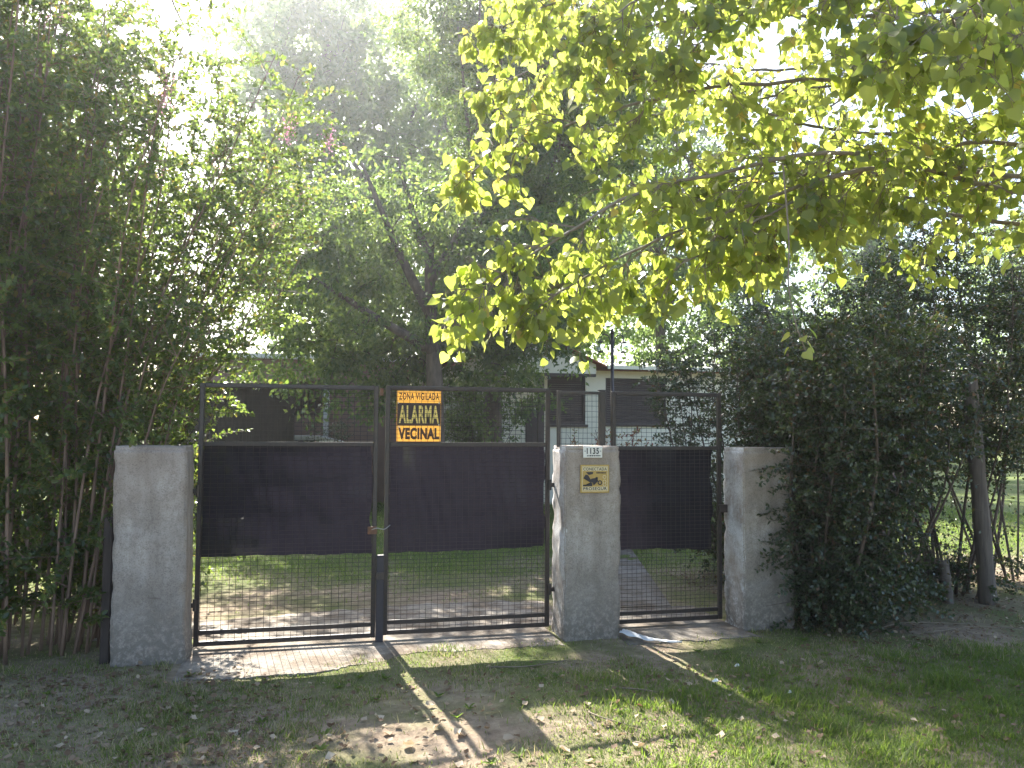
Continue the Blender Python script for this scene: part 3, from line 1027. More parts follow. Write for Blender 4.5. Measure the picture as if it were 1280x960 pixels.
def make_shrub(name, base, label, cat, group, leafmat, barkmat, tmpl, wid=1.0, stem_k=6, mask=None, stem_name='stem', tint_pow=1.0, **kw):
    root = empty(name, (base[0], base[1], 0), label, cat, group)
    O = (base[0], base[1], 0)
    stems, twigs, P, A, Nn, ls = grow(base, **kw)
    for pts, rr in stems:
        MB().tube(pts, rr, stem_k).build(stem_name, barkmat, root, smooth=True, off=O)
    b = MB()
    for q in twigs:
        if mask is not None and not mask(q[:1])[0]:
            continue
        b.tube(q[[0, 2, 5]], np.array([.0042, .003, .0015]), 3, False)
    b.build('twigs', barkmat, root, stuff=True, off=O)
    if mask is not None:
        k = mask(P)
        P, A, Nn = P[k], A[k], Nn[k]
    sz = rng.uniform(ls[0], ls[1], len(P))
    leaf_object('foliage', P, A, Nn, sz, tmpl, leafmat, root, tint=rng.random(len(P))**tint_pow, wid=sz*wid, origin=O)
    return root, stems

# ---- crape myrtles left of the gate
myr = [
    ((-2.95, .30), 'tall many stemmed pink flowering shrub rooted farthest along the fence from the pillar', dict(n_stems=22, height=6.6, spread=.9, lean=(-.1, .1))),
    ((-2.38, .42), 'tall many stemmed pink flowering shrub between its two neighbours in the fence row', dict(n_stems=24, height=6.6, spread=.9, lean=(.0, .0))),
    ((-1.80, .62), 'many stemmed flowering shrub leaning out over the gate from behind the signless pillar', dict(n_stems=25, height=5.4, spread=1.0, lean=(.75, .25))),
    ((-2.75, 1.55), 'tall slender stemmed shrub behind the fence row, farthest from the driveway gate', dict(n_stems=17, height=6.2, spread=.9, lean=(0, .3))),
    ((-1.75, 1.75), 'bushy flowering shrub behind the fence row, its crown reaching over the driveway', dict(n_stems=22, height=4.9, spread=1.1, lean=(.7, .3))),
    ((-2.35, 3.0), 'tall dense shrub deep in the garden behind the flowering row, nearer the driveway', dict(n_stems=19, height=5.4, spread=1.1, lean=(.1, .2))),
    ((-3.6, 2.7), 'tall dense shrub deep in the garden behind the flowering row, away from the driveway', dict(n_stems=17, height=6.4, spread=1.1, lean=(0, .2))),
]
mroots = []
def left_mask(P):
    x, y, z = P[:, 0], P[:, 1], P[:, 2]
    return ~((x > -1.47) & (x < -.9) & (y > -.25) & (y < .40) & (z < 1.63))
for (bx, by), lab, kw in myr:
    r_, st_ = make_shrub('flowering_shrub', (bx, by), lab, 'shrub', 'many stemmed shrubs left of the gate', M['myrtle'], M['myrtlebark'], T_ELL if by < 1 else T_OV, wid=1.25, mask=left_mask,
                         rad=.0125, t0=.33, n_twigs=30, twig_len=(.35, .85), leaf_gap=.028, leaf_size=(.032, .058), droop=.06, base_r=.30, up_tw=.5, bend=.3,
                         low_twigs=7, tint_pow=1.3, **kw)
    tips = [s[0][-1] for s in st_]
    for q in tips[:5]:
        n = 90
        pos = q+rng.normal(size=(n, 3))*np.array([.035, .035, .07])-np.array([bx, by, 0])
        f = leaf_object('flower_cluster', pos, rand_unit(n), rand_unit(n), .022, T_RH, M['flower'], r_)
    mroots.append(r_)

# ---- dense bush on the right
def right_mask(P):
    # bare lower branches east of the pillar, through which the lawn shows
    x, y, z = P[:, 0], P[:, 1], P[:, 2]
    bare = (x > 5.35+.2*np.sin(z*6)) & (z < 1.36+.16*np.sin(x*4.3)+.1*np.sin(x*11)) & (z > .26+.08*np.sin(x*7))
    hit = (x > 3.4) & (x < 4.02) & (y > -.03) & (y < .40) & (z < 1.6)
    return (~bare | (rng.random(len(P)) < .05)) & ~hit
prv = [
    ((4.50, .16), 'dense dark green bush spilling over the partly covered pillar', dict(n_stems=22, height=2.75, spread=.66, lean=(.0, -.05), n_twigs=66, low_twigs=26, tw_bias=(-.12, -.3, -.05))),
    ((5.35, .65), 'dense dark green bush next to the pillar bush, bare branched below', dict(n_stems=14, height=3.1, spread=.95, lean=(.0, -.1), n_twigs=58, low_twigs=24)),
    ((6.55, .95), 'dense dark green bush growing around the tall leaning timber post', dict(n_stems=14, height=3.9, spread=1.05, lean=(.0, -.1), n_twigs=90, low_twigs=24)),
    ((4.85, 2.1), 'dense dark green bush behind the narrow door and pillar, beside the path', dict(n_stems=20, height=3.0, spread=.95, lean=(-.25, .0), n_twigs=56, low_twigs=20)),
    ((7.75, 1.4), 'dense dark green bush beyond the leaning timber post', dict(n_stems=14, height=4.7, spread=1.1, lean=(.0, .0), n_twigs=90, low_twigs=10)),
    ((6.1, 2.6), 'tall dark green bush rising behind the bushes of the fence line', dict(n_stems=10, height=3.4, spread=1.0, lean=(.0, .2), n_twigs=80, low_twigs=8)),
]
for (bx, by), lab, kw in prv:
    make_shrub('leafy_bush', (bx, by), lab, 'bush', 'dense bushes right of the gate', M['privet'], M['bark'], T_OV, wid=1.1, mask=right_mask, rad=.017, t0=.22,
               twig_len=(.28, .62), leaf_gap=.024, leaf_size=(.030, .050), droop=.12, base_r=.3, up_tw=.35, bend=.7, stem_k=5, tint_pow=1.5, **kw)
# red tinged shrub behind the door, small round shrub by the car, bright shrub by the outbuilding
make_shrub('red_leaved_shrub', (4.15, 4.6), 'low shrub with red and yellow leaves in front of the house window', 'shrub', None, M['redleaf'], M['bark'], T_ELL,
           n_stems=14, height=1.75, spread=.7, n_twigs=16, twig_len=(.25, .5), leaf_gap=.035, leaf_size=(.035, .055), rad=.01, t0=.2)
make_shrub('house_shrub', (3.1, 9.9), 'mid green shrub against the cream house wall beside the porch', 'shrub', None, M['treeleaf'], M['bark'], T_ELL,
           n_stems=18, height=2.5, spread=.9, n_twigs=30, twig_len=(.3, .5), leaf_gap=.035, leaf_size=(.05, .08), rad=.012, t0=.15)
make_shrub('round_shrub', (.30, 9.5), 'small dark rounded shrub in front of the white car', 'shrub', None, M['privet'], M['bark'], T_ELL,
           n_stems=14, height=1.85, spread=.35, n_twigs=18, twig_len=(.2, .35), leaf_gap=.03, leaf_size=(.03, .045), rad=.01, t0=.2, hvar=.08)
make_shrub('sunlit_shrub', (-1.35, 13.5+4), 'bright sunlit green shrub above the plank shed roof', 'shrub', None, M['farleaf'], M['bark'], T_ELL,
           n_stems=16, height=3.9, spread=1.4, n_twigs=26, twig_len=(.4, .8), leaf_gap=.05, leaf_size=(.07, .11), rad=.02, t0=.3)

# ------------------------------------------------------------------ trees
def make_tree(name, base, label, cat, group, trunk, limbs, crown, n_clump, per, clump_r, leaf, tmpl, mat, bark, wid=1.0, hang=.3, k=8, tr=.2, fork=None, shell=.55):
    """trunk: list of points; crown: list of (centre, radii, weight); limbs: number of limbs or explicit point lists"""
    root = empty(name, (base[0], base[1], 0), label, cat, group)
    O = np.array([base[0], base[1], 0.0])
    T = spline(trunk, 18)
    MB().tube(T-O, tr*np.linspace(1.15, .35, 18), 12).build('trunk', bark, root, smooth=True)
    wts = np.array([c[2] for c in crown], float)
    wts /= wts.sum()
    ci = rng.choice(len(crown), n_clump, p=wts)
    cen = []
    for i in ci:
        c, r_, _ = crown[i]
        d = rand_unit(1)[0]*(shell+(1-shell)*rng.random())
        cen.append(np.array(c)+d*np.array(r_))
    cen = np.array(cen)
    cen = cen[cen[:, 2] > .9]
    tl = MB()
    made = []
    if not isinstance(limbs, int):
        for lp_ in limbs:
            q = spline(lp_, 14)
            MB().tube(q-O, tr*.55*np.linspace(1, .2, 14), 8).build('limb', bark, root, smooth=True)
            made.append(q)
    else:
        for i in range(limbs):
            t_ = rng.uniform(.35, 1)
            s = T[int(t_*17)]
            e = cen[rng.integers(len(cen))]
            mid = (s+e)/2+np.array([0, 0, .08*np.linalg.norm(e-s)])+rng.normal(size=3)*.1*np.linalg.norm(e-s)
            q = spline([s, mid, e], 12)
            MB().tube(q-O, tr*.42*np.linspace(1, .15, 12), 7).build('limb', bark, root, smooth=True)
            made.append(q)
    allp = np.concatenate(made+[T[8:]])
    bb = MB()
    d0 = np.min(np.linalg.norm(cen[:, None]-allp[None, ::2], axis=2), axis=1)
    nodes = [p for p in allp]
    arr = np.zeros((len(allp)+len(cen), 3))
    arr[:len(allp)] = allp
    cnt = len(allp)
    for c in cen[np.argsort(d0)]:
        dd = np.linalg.norm(arr[:cnt]-c, axis=1)+.35*np.maximum(arr[:cnt, 2]-c[2], 0)
        s = arr[dd.argmin()]
        L = np.linalg.norm(s-c)
        bb.tube(np.array([s, (s+c)/2+rng.normal(size=3)*.12*L, c])-O, np.linspace(.035*tr+.006, .004, 3), 3, False)
        arr[cnt] = c
        cnt += 1
    bb.build('branches', bark, root, smooth=True, stuff=True)
    n = len(cen)*per
    cc = np.repeat(cen, per, axis=0)
    rr = np.repeat(rng.uniform(.6, 1.35, len(cen))*clump_r, per)
    off = rng.normal(size=(n, 3))*rr[:, None]*np.array([.55, .55, .42])
    P = cc+off
    P[:, 2] -= .25*np.linalg.norm(off[:, :2], axis=1)*hang
    A = unit(off*.6/rr[:, None]+rng.normal(size=(n, 3))*.7+np.array([0, 0, -hang]))
    ok = P[:, 2] > .25
    P, A = P[ok], A[ok]
    Nn = unit(rng.normal(size=P.shape)+np.array([0, 0, .5]))
    sz = rng.uniform(.7, 1.3, len(P))*leaf
    leaf_object('crown', P, A, Nn, sz, tmpl, mat, root, wid=sz*wid, origin=O)
    return root

# tree in the garden behind the gate
make_tree('garden_tree', (1.95, 7.3), 'broad dark garden tree with crooked forked trunk standing behind the gate', 'tree', None,
          [(1.95, 7.3, -.1), (1.92, 7.3, 1.2), (1.90, 7.25, 2.4), (1.82, 7.2, 3.6), (1.75, 7.2, 4.7)],
          [[(1.82, 7.2, 3.6), (1.35, 7.0, 4.4), (.95, 6.8, 5.2), (.6, 6.8, 6.0)], [(1.75, 7.2, 4.6), (1.5, 7.1, 5.2), (1.2, 7.0, 6.2)],
           [(1.78, 7.2, 4.2), (2.2, 7.1, 4.9), (2.5, 7.1, 5.8)], [(1.86, 7.2, 3.0), (.9, 7.0, 3.5), (-.3, 6.9, 4.2)],
           [(1.86, 7.2, 3.2), (2.9, 7.2, 3.9), (3.9, 7.3, 4.5)], [(1.8, 7.2, 3.8), (1.9, 8.0, 4.9), (2.1, 8.6, 5.9)]],
          [((1.7, 7.5, 4.6), (2.7, 1.7, 2.0), 1.0), ((3.7, 7.6, 3.9), (1.3, 1.3, 1.9), .5), ((-.3, 7.4, 4.2), (1.5, 1.3, 2.0), .55), ((2.3, 8.2, 2.8), (2.0, .9, 1.3), .5), ((.6, 8.0, 2.9), (1.3, .8, 1.2), .25)],
          760, 60, .22, .10, T_OV, M['treeleaf'], M['bark'], wid=.85, hang=.8, tr=.19, shell=.3)
make_tree('upright_tree', (3.3, 9.2), 'tall upright dark tree with straight trunk behind the crooked garden tree', 'tree', None,
          [(3.3, 9.2, -.1), (3.32, 9.2, 2.5), (3.28, 9.2, 5), (3.4, 9.2, 9.6)], 18,
          [((3.55, 9.2, 6.6), (1.9, 1.5, 2.6), 1.0), ((3.3, 9.3, 9.6), (2.3, 1.4, 1.7), 1.0), ((5.6, 9.5, 9.6), (1.9, 1.4, 1.7), .6), ((4.6, 9.3, 5.2), (1.4, 1.2, 1.3), .3), ((5.4, 9.4, 7.6), (1.9, 1.3, 1.9), .7)],  # crown raised and widened, partly above the view, to shade the right verge
          1150, 70, .24, .095, T_OV, M['treeleaf'], M['bark'], wid=.85, hang=.6, tr=.2, shell=.25)
# tall trees far behind
G = 'tall trees beyond the houses'
def tall(x, y, H, rad, label, n=700, per=24, leaf=.30, cr=.34):
    make_tree('tall_tree', (x, y), label, 'tree', G, [(x, y, -.1), (x+.2, y, H*.3), (x-.1, y+.2, H*.6), (x, y, H*.86)], 14,
              [((x, y, H*.56), (rad, rad*.7, H*.38), 1.0), ((x+rad*.3, y, H*.36), (rad*.9, rad*.8, H*.26), .5), ((x-rad*.2, y, H*.78), (rad*.85, rad*.8, H*.19), .5)],
              n, per, cr, leaf, T_RH, M['farleaf'], M['bark'], wid=.9, hang=.5, tr=.32, shell=.3)
tall(.4, 31, 24.5, 5.5, 'tall pale green tree rising just right of the gap with the overhead cable', 1900)
tall(6.2, 35, 25.0, 4.6, 'tall tree squeezed between two taller neighbours behind the garden tree', 1100)
tall(11.0, 33, 23.6, 4.9, 'tall dense dark tree rising straight behind the garden tree crown', 1300)
tall(-13.5, 31, 20, 5.2, 'tall tree behind the many stemmed shrubs, left of the overhead cable', 900)
tall(18.5, 36, 23.5, 4.9, 'tall airy tree behind the low house roof', 1100)
tall(26.0, 38, 17, 4.6, 'lower rounded tree behind the dense bushes', 560)
tall(34.0, 38, 19, 5.4, 'wide rounded tree far beyond the sunny lawn', 800)
tall(45.0, 38, 17, 5.6, 'broad tree at the far end of the sunny lawn', 500)
tall(-24.0, 33, 15, 5.5, 'broad tree far behind the many stemmed shrubs', 420)

# ------------------------------------------------------------------ poplar overhead
TX, TY = 5.35, -3.7
pr_ = empty('poplar_tree', (TX, TY, 0), 'overhanging poplar with sunlit heart shaped yellow green leaves', 'tree')
PO = np.array([TX, TY, 0.0])
MB().tube(spline([(TX, TY, -.1), (TX+.05, TY, 1.5), (TX-.05, TY-.05, 3.5), (TX, TY, 6), (TX+.1, TY, 9)], 20)-PO, np.linspace(.26, .06, 20), 14).build('trunk', M['greybark'], pr_, smooth=True)
limbs = [
    [(5.3, -3.7, 2.6), (3.75, -2.75, 3.05), (2.6, -2.75, 3.15), (1.5, -2.7, 2.86), (1.0, -2.62, 2.56), (.60, -2.7, 2.26)],
    [(5.3, -3.7, 3.3), (3.7, -2.9, 3.5), (2.2, -2.6, 3.5), (1.3, -2.4, 3.28), (.72, -2.3, 3.02)],
    [(5.3, -3.7, 3.9), (3.6, -2.6, 4.3), (2.2, -2.3, 4.4), (1.35, -2.15, 4.15), (.9, -2.1, 3.92)],
    [(5.3, -3.7, 2.9), (3.7, -3.5, 3.35), (2.7, -3.75, 3.35), (2.0, -4.0, 3.1)],
    [(5.3, -3.7, 2.4), (3.8, -2.2, 3.05), (2.8, -2.3, 3.0), (2.05, -2.75, 2.58)],
    [(5.3, -3.7, 3.6), (3.9, -1.8, 3.7), (2.6, -1.6, 3.9), (1.6, -1.7, 4.0)],
    [(5.3, -3.7, 3.0), (4.2, -1.3, 3.45), (3.2, -1.3, 3.45), (2.3, -1.8, 3.2)],
    [(5.3, -3.7, 4.2), (3.9, -3.0, 4.3), (2.8, -3.3, 3.95), (2.0, -3.4, 3.65)],
    [(5.3, -3.7, 3.4), (4.6, -1.6, 3.5), (4.1, -.6, 3.6), (3.4, -.2, 3.65)],
    [(5.3, -3.7, 4.6), (3.7, -2.2, 4.9), (2.4, -1.5, 4.8), (1.4, -1.3, 4.6)],
    [(5.3, -3.7, 4.4), (3.8, -2.9, 4.7), (2.5, -2.7, 4.4), (1.7, -2.6, 3.95), (1.3, -2.55, 3.7)],
    [(5.3, -3.7, 4.1), (3.6, -2.0, 4.4), (2.4, -1.6, 4.4), (1.5, -1.5, 4.1), (1.0, -1.5, 3.8)],
    [(5.3, -3.7, 4.0), (3.4, -3.0, 4.0), (2.3, -2.9, 3.9), (1.7, -2.8, 3.6)],
    [(5.3, -3.7, 4.5), (3.9, -1.0, 4.6), (3.0, -.2, 4.8), (2.0, .3, 4.9)],
    [(5.3, -3.7, 3.5), (4.0, -2.0, 3.4), (3.0, -2.2, 3.3), (2.2, -2.4, 3.1), (1.6, -2.5, 2.95)],
    [(5.3, -3.7, 2.7), (3.75, -2.75, 3.15), (2.6, -2.75, 3.05), (1.8, -2.7, 2.74), (1.25, -2.65, 2.45), (1.0, -2.66, 2.28)],
    [(5.3, -3.7, 2.5), (4.0, -2.6, 3.3), (2.9, -2.6, 3.1), (2.2, -2.7, 2.78), (1.6, -2.8, 2.44)],
    [(5.3, -3.7, 4.0), (4.2, -1.6, 4.3), (3.2, -.4, 4.4), (2.3, .1, 4.3)],
    [(5.3, -3.7, 4.4), (4.6, -1.4, 4.6), (4.2, .0, 4.5), (3.7, .8, 4.4)],
    [(5.3, -3.7, 4.9), (3.6, -1.8, 5.3), (2.2, -.6, 5.3), (1.4, -.2, 5.1)],
    [(5.3, -3.7, 3.7), (5.0, -1.8, 3.9), (4.9, -.4, 4.0), (4.6, .6, 3.9)],
    [(5.3, -3.7, 3.2), (4.4, -3.3, 3.6), (3.4, -3.2, 3.7), (2.5, -3.0, 3.5)],
]
LP, LA, LN = [], [], []
tw = MB()
def leafy_twig(s, d, L, nleaf, droop=.12, rad=.003, bare=.25):
    q = [np.array(s)]
    d = unit(d)
    n = 6
    for i in range(n):
        d = unit(d+rng.normal(size=3)*.13+np.array([0, 0, -droop]))
        q.append(q[-1]+d*L/n)
    q = np.array(q)
    tw.tube(q[::2]-PO, np.linspace(rad, .0012, 4), 3, False)
    tt = np.sort(rng.uniform(bare, 1, nleaf))*n*.999
    for t in tt:
        i = int(t)
        p = q[i]+(q[i+1]-q[i])*(t-i)
        sd = rand_unit(1)[0]
        sd[2] = -.25-abs(sd[2])*.5
        sd = unit(sd)
        pe = rng.uniform(.035, .065)
        e = p+sd*pe+np.array([0, 0, -.01])
        tw.tube(np.array([p, e])-PO, .0010, 3, False)
        LP.append(e)
        LA.append(unit(sd*.8+np.array([0, 0, -.75])+rng.normal(size=3)*.55))
        nn = rng.normal(size=3)
        nn[2] *= .5
        LN.append(unit(nn))
    return q
for li, lp_ in enumerate(limbs):
    q = spline(lp_, 30)
    q[4:-1] += np.cumsum(rng.normal(size=(25, 3))*.014, axis=0)*np.linspace(1, .3, 25)[:, None]
    MB().tube(q-PO, (.004+.014*np.linspace(1, 0, 30)**1.3), 7).build('limb', M['greybark'], pr_, smooth=True)
    nb = 25
    for j in range(nb):
        t = .16+.84*(j+rng.random())/nb
        k = t*28.9
        i = int(k)
        s = q[i]+(q[i+1]-q[i])*(k-i)
        dr = unit(q[i+1]-q[i])
        sd = rand_unit(1)[0]
        sd = unit(sd-dr*(sd@dr))
        L = rng.uniform(.30, .75)*(1.12-.78*t)
        qq = leafy_twig(s, dr*.9+sd*.8+np.array([0, 0, .22]), L, int(4+L*12), .07, .0055, .3)
        for c in range(4):
            i2 = rng.integers(1, 5)
            leafy_twig(qq[i2], unit(qq[i2+1]-qq[i2])*.7+rand_unit(1)[0]*.8, rng.uniform(.12, .34)*(1.25-.6*t), rng.integers(5, 9), .14)
    leafy_twig(q[-1], q[-1]-q[-2], .16, 7, .05)
# a bare looping twig and the single hanging sprig
tw.tube(spline([(1.25, -2.62, 2.72), (1.0, -2.62, 2.60), (.80, -2.62, 2.42), (.78, -2.63, 2.34), (.85, -2.64, 2.30), (.93, -2.65, 2.33)], 20)-PO, np.linspace(.004, .0018, 20), 4, False)
tw.tube(spline([(2.02, -3.15, 2.92), (1.95, -3.30, 2.55), (1.87, -3.42, 2.32), (1.84, -3.52, 2.14), (1.86, -3.55, 2.04)], 16)-PO, np.linspace(.0045, .002, 16), 5, False)
for i in range(6):
    a = i*2.2
    c = np.array([1.85, -3.53, 2.13-.018*i])
    e = c+np.array([.045*math.cos(a), .04*math.sin(a), -.006])
    tw.tube(np.array([c, (c+e)/2+np.array([0, 0, .008]), e])-PO, .0012, 4, False)
    LP.append(e)
    LA.append(unit(np.array([math.cos(a)*.9, math.sin(a)*.9, -.8+.3*rng.normal()])))
    LN.append(unit(rng.normal(size=3)*.6+np.array([0, -.5, .6])))
tw.build('twigs', M['twig'], pr_, stuff=True)
LP, LA, LN = np.array(LP), np.array(LA), np.array(LN)
LS = rng.uniform(.036, .072, len(LP))
tint = np.where(rng.random(len(LP)) < .02, .97, rng.random(len(LP))*.8)
vis = visible(LP, -5)
dist = np.linalg.norm(LP-CAM, axis=1)
order = np.argsort(np.where(vis, dist/LS, 1e9))
near = order[:290]
rest = np.setdiff1d(np.arange(len(LP)), near)
leaf_object('foliage', LP[rest], LA[rest], LN[rest], LS[rest], T_POP, M['poplar'], pr_, tint=tint[rest], origin=PO)
var = []
for k in range(5):
    T = T_POP[0].copy()
    T[:, 2] *= (.4+.65*k)
    T[:, 2] += .16*(k-2)*T[:, 1]**2+.05*np.sin(T[:, 0]*9+k*2)
    T[:, 0] *= .9+.06*k
    var.append(np_mesh('leaf', T, [T_POP[1]], M['poplar'], True, np.full(len(T), .10+.16*k)))
X, Y, Z = frames(LA[near], LN[near])
for i, j in enumerate(near):
    o = bpy.data.objects.new('leaf', var[rng.integers(5)])
    s = LS[j]
    o.parent = pr_
    mw = Matrix(((X[i][0]*s, Y[i][0]*s, Z[i][0]*s, LP[j][0]-TX), (X[i][1]*s, Y[i][1]*s, Z[i][1]*s, LP[j][1]-TY),
                 (X[i][2]*s, Y[i][2]*s, Z[i][2]*s, LP[j][2]), (0, 0, 0, 1)))
    o.matrix_local = mw
    C.objects.link(o)

# ------------------------------------------------------------------ grass
def sm(x, a, b):
    return np.clip((x-a)/(b-a), 0, 1)
def patch(x, y, s, seed):
    return .5+.25*(np.sin(x*s+seed)+np.sin(y*s*1.3+seed*2.1+.8*np.sin(x*s*.7))+.7*np.sin((x+y)*s*2.1+seed*3)+.5*np.sin((x*1.7-y)*s*3.7+seed))
def blades(x, y, hgt, wd, dry, name, label, simple_=False):
    n = len(x)
    P = np.stack([x, y, gz(x, y)-.004], -1)
    ang = rng.uniform(0, 2*math.pi, n)
    tilt = rng.uniform(.1, .95, n)
    A = np.stack([np.cos(ang)*tilt, np.sin(ang)*tilt, np.ones(n)], -1)
    Nn = np.stack([np.cos(ang), np.sin(ang), np.zeros(n)-.3], -1)
    T = T_BLADE[0]
    X_, Y_, Z_ = frames(A, Nn)
    V = P[:, None]+wd[:, None, None]*T[None, :, 0, None]*X_[:, None]+hgt[:, None, None]*(T[None, :, 1, None]*Y_[:, None]+T[None, :, 2, None]*Z_[:, None])
    V = V.reshape(-1, 3)
    k = np.arange(n)[:, None]*5
    tint_ = np.where(rng.random(n) < dry, rng.uniform(.7, 1, n), rng.uniform(0, .6, n))
    fs = [k+np.array([[0, 1, 4]])] if simple_ else [k+np.array([[0, 1, 2, 3]]), k+np.array([[3, 2, 4]])]
    me = np_mesh(name, V, fs, M['grass'], True, np.repeat(tint_, 5))
    o = link(bpy.data.objects.new(name, me))
    o['kind'] = 'stuff'
    tag(o, label, 'grass')
    return o
def blocked(x, y):
    b = np.zeros(len(x), bool)
    for x0, x1 in ((-1.45, -.92), (1.95, 2.46), (3.56, 4.08)):
        b |= (x > x0) & (x < x1) & (y > -.01) & (y < .38)
    dx = (x > -.98) & (x < 1.95) & (y > -.34+.32*sm(x, .1, .7)+.09*np.sin(8*x)+.05*np.sin(21*x)) & (y < 1.5+.2*np.sin(5*x))
    dx |= (x > 2.46) & (x < 3.6) & (y > -.12+.06*np.sin(12*x)+.04*np.sin(31*x)) & (y < 1.05)
    dx |= (y > 1.0) & (y < 9) & (x > 2.40+(y-1.07)*.288) & (x < 3.36+(y-1.02)*.285)
    dx |= (x < -.9) & (x > -1.6) & (y > .75) & (y < 1.45)
    return b | dx
n = 295000
x = rng.uniform(-3.2, 6.6, n)
y = rng.uniform(-3.3, .5, n)
green = patch(x, y, 1.1, 2.0)
lush = sm(x, 1.05, 1.8)*sm(-y, .6, 1.3)
soil = np.exp(-(((x-.55)/.75)**2+((y+1.75)/.55)**2))*1.1+np.exp(-(((x-1.25)/.5)**2+((y+1.15)/.35)**2))*.3+sm(-x, .2, 1.4)*.25+sm(x, 4.0, 5.2)*sm(y, -1.1, -.5)*.9
dens = np.clip(.42+.5*(green-.4)+.4*lush-.75*soil, .03, 1)
keep = (rng.random(n) < dens) & ~blocked(x, y) & visible(np.stack([x, y, np.zeros(n)], -1), 90)
x, y, lush, soil, green = x[keep], y[keep], lush[keep], soil[keep], green[keep]
hh = rng.uniform(.018, .045, len(x))*(.8+.5*lush+.3*green)
tuft = np.exp(-(((x+.10)/.10)**2+((y+1.20)/.09)**2))
cl = np.clip(patch(x, y, 6.3, 1.0)*patch(x, y, 9.7, 4.0)*2.2-.25, 0, 1.3)
hh *= (.65+.9*cl)*(1+1.2*tuft)
blades(x, y, hh, rng.uniform(.0035, .0065, len(x)), np.clip(.36-.32*lush+.35*soil-.3*tuft, .04, .9), 'verge_grass', 'short patchy grass growing on the verge in front of the gate')
n = 260000
x = rng.uniform(-9, 14, n)
y = .5+12*rng.random(n)**1.6
dens = np.clip(.25+.9*(patch(x, y, .8, 5.0)-.3)+.5*sm(y, 2.4, 3.6)-.45*(1-sm(y, 2.2, 3.4)), .06, 1)
keep = (rng.random(n) < dens) & ~blocked(x, y) & visible(np.stack([x, y, np.zeros(n)], -1), 40)
x, y = x[keep], y[keep]
sc = .8+y*.10
blades(x, y, rng.uniform(.025, .06, len(x))*sc, rng.uniform(.005, .010, len(x))*sc, np.clip(.35-.25*sm(y, 2.4, 4), .08, .9), 'garden_lawn', 'garden grass behind the gate', True)

# low broadleaf weeds dotted over the verge
P, A, Nn, SZ = [], [], [], []
for i in range(70):
    wx, wy = rng.uniform(-1.8, 5.2), rng.uniform(-2.7, -.35)
    k = rng.integers(5, 11)
    for j in range(k):
        a = j*2.4+rng.normal()*.3
        P.append((wx, wy, float(gz(wx, wy))+.004))
        A.append((math.cos(a), math.sin(a), rng.uniform(.25, .9)))
        Nn.append((-.3*math.cos(a), -.3*math.sin(a), 1.0))
        SZ.append(rng.uniform(.025, .06))
SZ = np.array(SZ)
wo_ = leaf_object('verge_weeds', np.array(P), unit(np.array(A)), unit(np.array(Nn)), SZ, T_ELL, M['grass'], None, tint=rng.uniform(0, .5, len(P)), wid=SZ*.8)
tag(wo_, 'small broadleaf weeds dotted through the verge grass', 'weeds')

# ------------------------------------------------------------------ litter
T_DRY = (np.array([(0, 0, .02), (.28, .1, .16), (.46, .35, .10), (.30, .7, .22), (0, 1, .12), (-.26, .7, .10), (-.44, .38, .20), (-.27, .1, .10), (0, .45, .03)]),
         np.array([(0, 1, 2, 8), (8, 2, 3, 4), (8, 4, 5, 6), (0, 8, 6, 7)]))
dvar = []
for k in range(4):
    T = T_DRY[0].copy()
    T[:, 2] *= .6+.5*k
    T += rng.normal(size=T.shape)*.035
    dvar.append(np_mesh('fallen_leaf', T, [T_DRY[1]], M['dryleaf'], True, np.full(len(T), .35+.2*k)))
spots = []
for (cx, cy, sx_, sy_, n_) in ((-.35, -1.45, .55, .25, 22), (1.3, -1.9, .5, .25, 26), (2.2, -1.9, .5, .35, 12), (.4, -1.9, .4, .2, 8), (3.2, -1.2, .6, .5, 8), (-1.3, -1.0, .5, .3, 10)):
    for _ in range(n_):
        spots.append((cx+rng.normal()*sx_, cy+rng.normal()*sy_))
for i, (x, y) in enumerate(spots):
    if y > -.1:
        continue
    o = bpy.data.objects.new('fallen_leaf', dvar[i % 4])
    o.location = (x, y, float(gz(x, y))+.014)
    s = rng.uniform(.035, .075)
    o.scale = (s, s, s)
    o.rotation_euler = (rng.normal()*.25, rng.normal()*.25, rng.uniform(0, 6.28))
    C.objects.link(o)
    tag(o, 'dry pale curled leaf fallen on the grass verge', 'fallen leaf', 'dry leaves scattered on the verge')
n = 5200
a = rng.random(n)
x = np.where(a < .55, rng.uniform(4.0, 8.2, n), np.where(a < .8, rng.uniform(-3, -.2, n), rng.uniform(-1, 5, n)))
y = np.where(a < .55, rng.uniform(-.75, 2.6, n), np.where(a < .8, rng.uniform(-1.9, -.05, n), rng.uniform(-2.6, -.6, n)))
b_ = blocked(x, y)
x, y = x[~b_], y[~b_]
n = len(x)
P = np.stack([x, y, gz(x, y)+rng.uniform(.004, .03, n)], -1)
A = unit(np.stack([rng.normal(size=n), rng.normal(size=n), rng.normal(size=n)*.25], -1))
lo = leaf_object('leaf_litter', P, A, unit(np.stack([rng.normal(size=n)*.3, rng.normal(size=n)*.3, np.ones(n)], -1)), rng.uniform(.015, .045, n), T_DRY, M['dryleaf'], None, tint=rng.random(n)**3*.8)
tag(lo, 'fine brown leaf litter spread under the shrubs and across the verge', 'leaf litter')
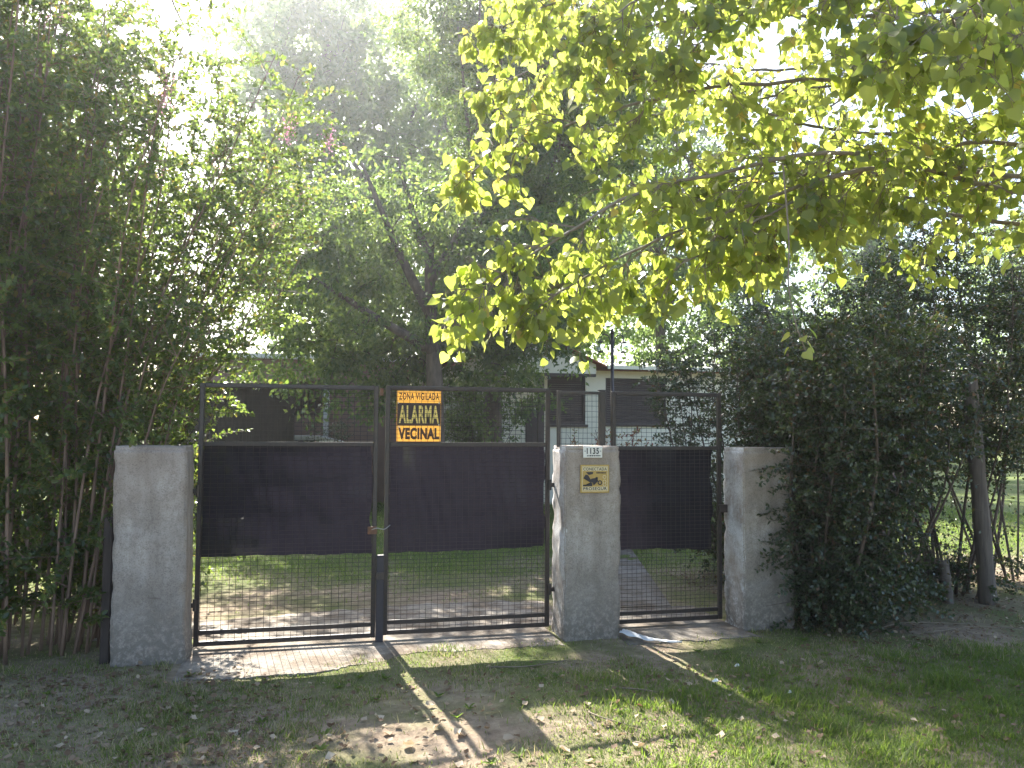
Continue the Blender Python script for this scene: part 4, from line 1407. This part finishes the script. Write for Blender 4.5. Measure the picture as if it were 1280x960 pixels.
# twigs on the ground
for i, pts in enumerate(([(1.62, -1.62, .02), (1.60, -1.74, .045), (1.68, -1.86, .04), (1.82, -1.95, .02)], [(1.95, -1.28, .03), (2.12, -1.38, .03), (2.25, -1.52, .02)],
                         [(5.0, -.45, .02), (5.5, -.42, .04), (6.0, -.5, .02)], [(4.6, -.30, .02), (5.0, -.2, .05), (5.6, -.28, .03)], [(1.2, -.62, .02), (1.5, -.66, .02), (1.8, -.58, .02)])):
    o = MB().tube(spline(pts, 12), np.linspace(.006, .003, 12), 6).build('fallen_twig', M['twig'], None, smooth=True)
    tag(o, ['pale bent twig lying on the sunlit grass', 'thin straight twig near the signed pillar shadow', 'long dry stick under the dense bush', 'dry stick by the covered pillar foot', 'slim twig before the driveway gate'][i], 'twig')
# crumpled plastic strip at the pillar foot
q = spline([(2.47, .0, .055), (2.52, -.09, .05), (2.60, -.17, .035), (2.70, -.24, .03), (2.84, -.33, .035)], 22)
V = []
for i, p in enumerate(q):
    t = i/21
    wv = .055*(1-t)**.7+.006
    for j in range(7):
        s = (j-3)/3
        V.append((p[0]+s*wv*.75, p[1]+s*wv*.5, p[2]+.018*(1-s*s)*(1-t)+.007*math.sin(j*2.3+i*.9)))
I = np.arange(22*7).reshape(22, 7)
bl = MB()
bl.add(V, np.stack([I[:-1, :-1], I[1:, :-1], I[1:, 1:], I[:-1, 1:]], -1).reshape(-1, 4))
o = bl.build('plastic_strip', M['plastic'], None, smooth=True)
md = o.modifiers.new('thickness', 'SOLIDIFY')
md.thickness = .002
tag(o, 'crumpled white plastic strip lying at the foot of the signed pillar', 'plastic strip')
for x, y, s in ((2.95, -.98, .04), (2.62, -1.28, .045), (3.05, -1.5, .03)):
    bl = MB()
    bl.add([(0, 0, .01), (s, .1*s, .012), (1.1*s, .7*s, .02), (.1*s, .6*s, .008), (.5*s, .35*s, .028)], [], [(0, 1, 4), (1, 2, 4), (2, 3, 4), (3, 0, 4)])
    o = bl.build('paper_scrap', M['platewhite'], None)
    o.location = (x, y, float(gz(x, y))+.012)
    tag(o, 'small white paper scrap lying in the shaded grass', 'paper scrap', 'paper scraps on the shaded grass')

# ------------------------------------------------------------------ hazy air, added partly to imitate a veil of lens glare
HAZE = 0.0011
if HAZE > 0:
    hb = MB().box(-70, 90, -14, 75, -1.2, 27)
    hm, t, o_ = new_mat('glare_veil_air')
    pv = N(t, 'ShaderNodeVolumePrincipled')
    pv.inputs['Color'].default_value = (.90, .93, 1.0, 1)
    pv.inputs['Density'].default_value = HAZE
    pv.inputs['Anisotropy'].default_value = .72
    t.links.new(pv.outputs[0], o_.inputs['Volume'])
    ho = hb.build('glare_haze', hm)
    ho['kind'] = 'stuff'
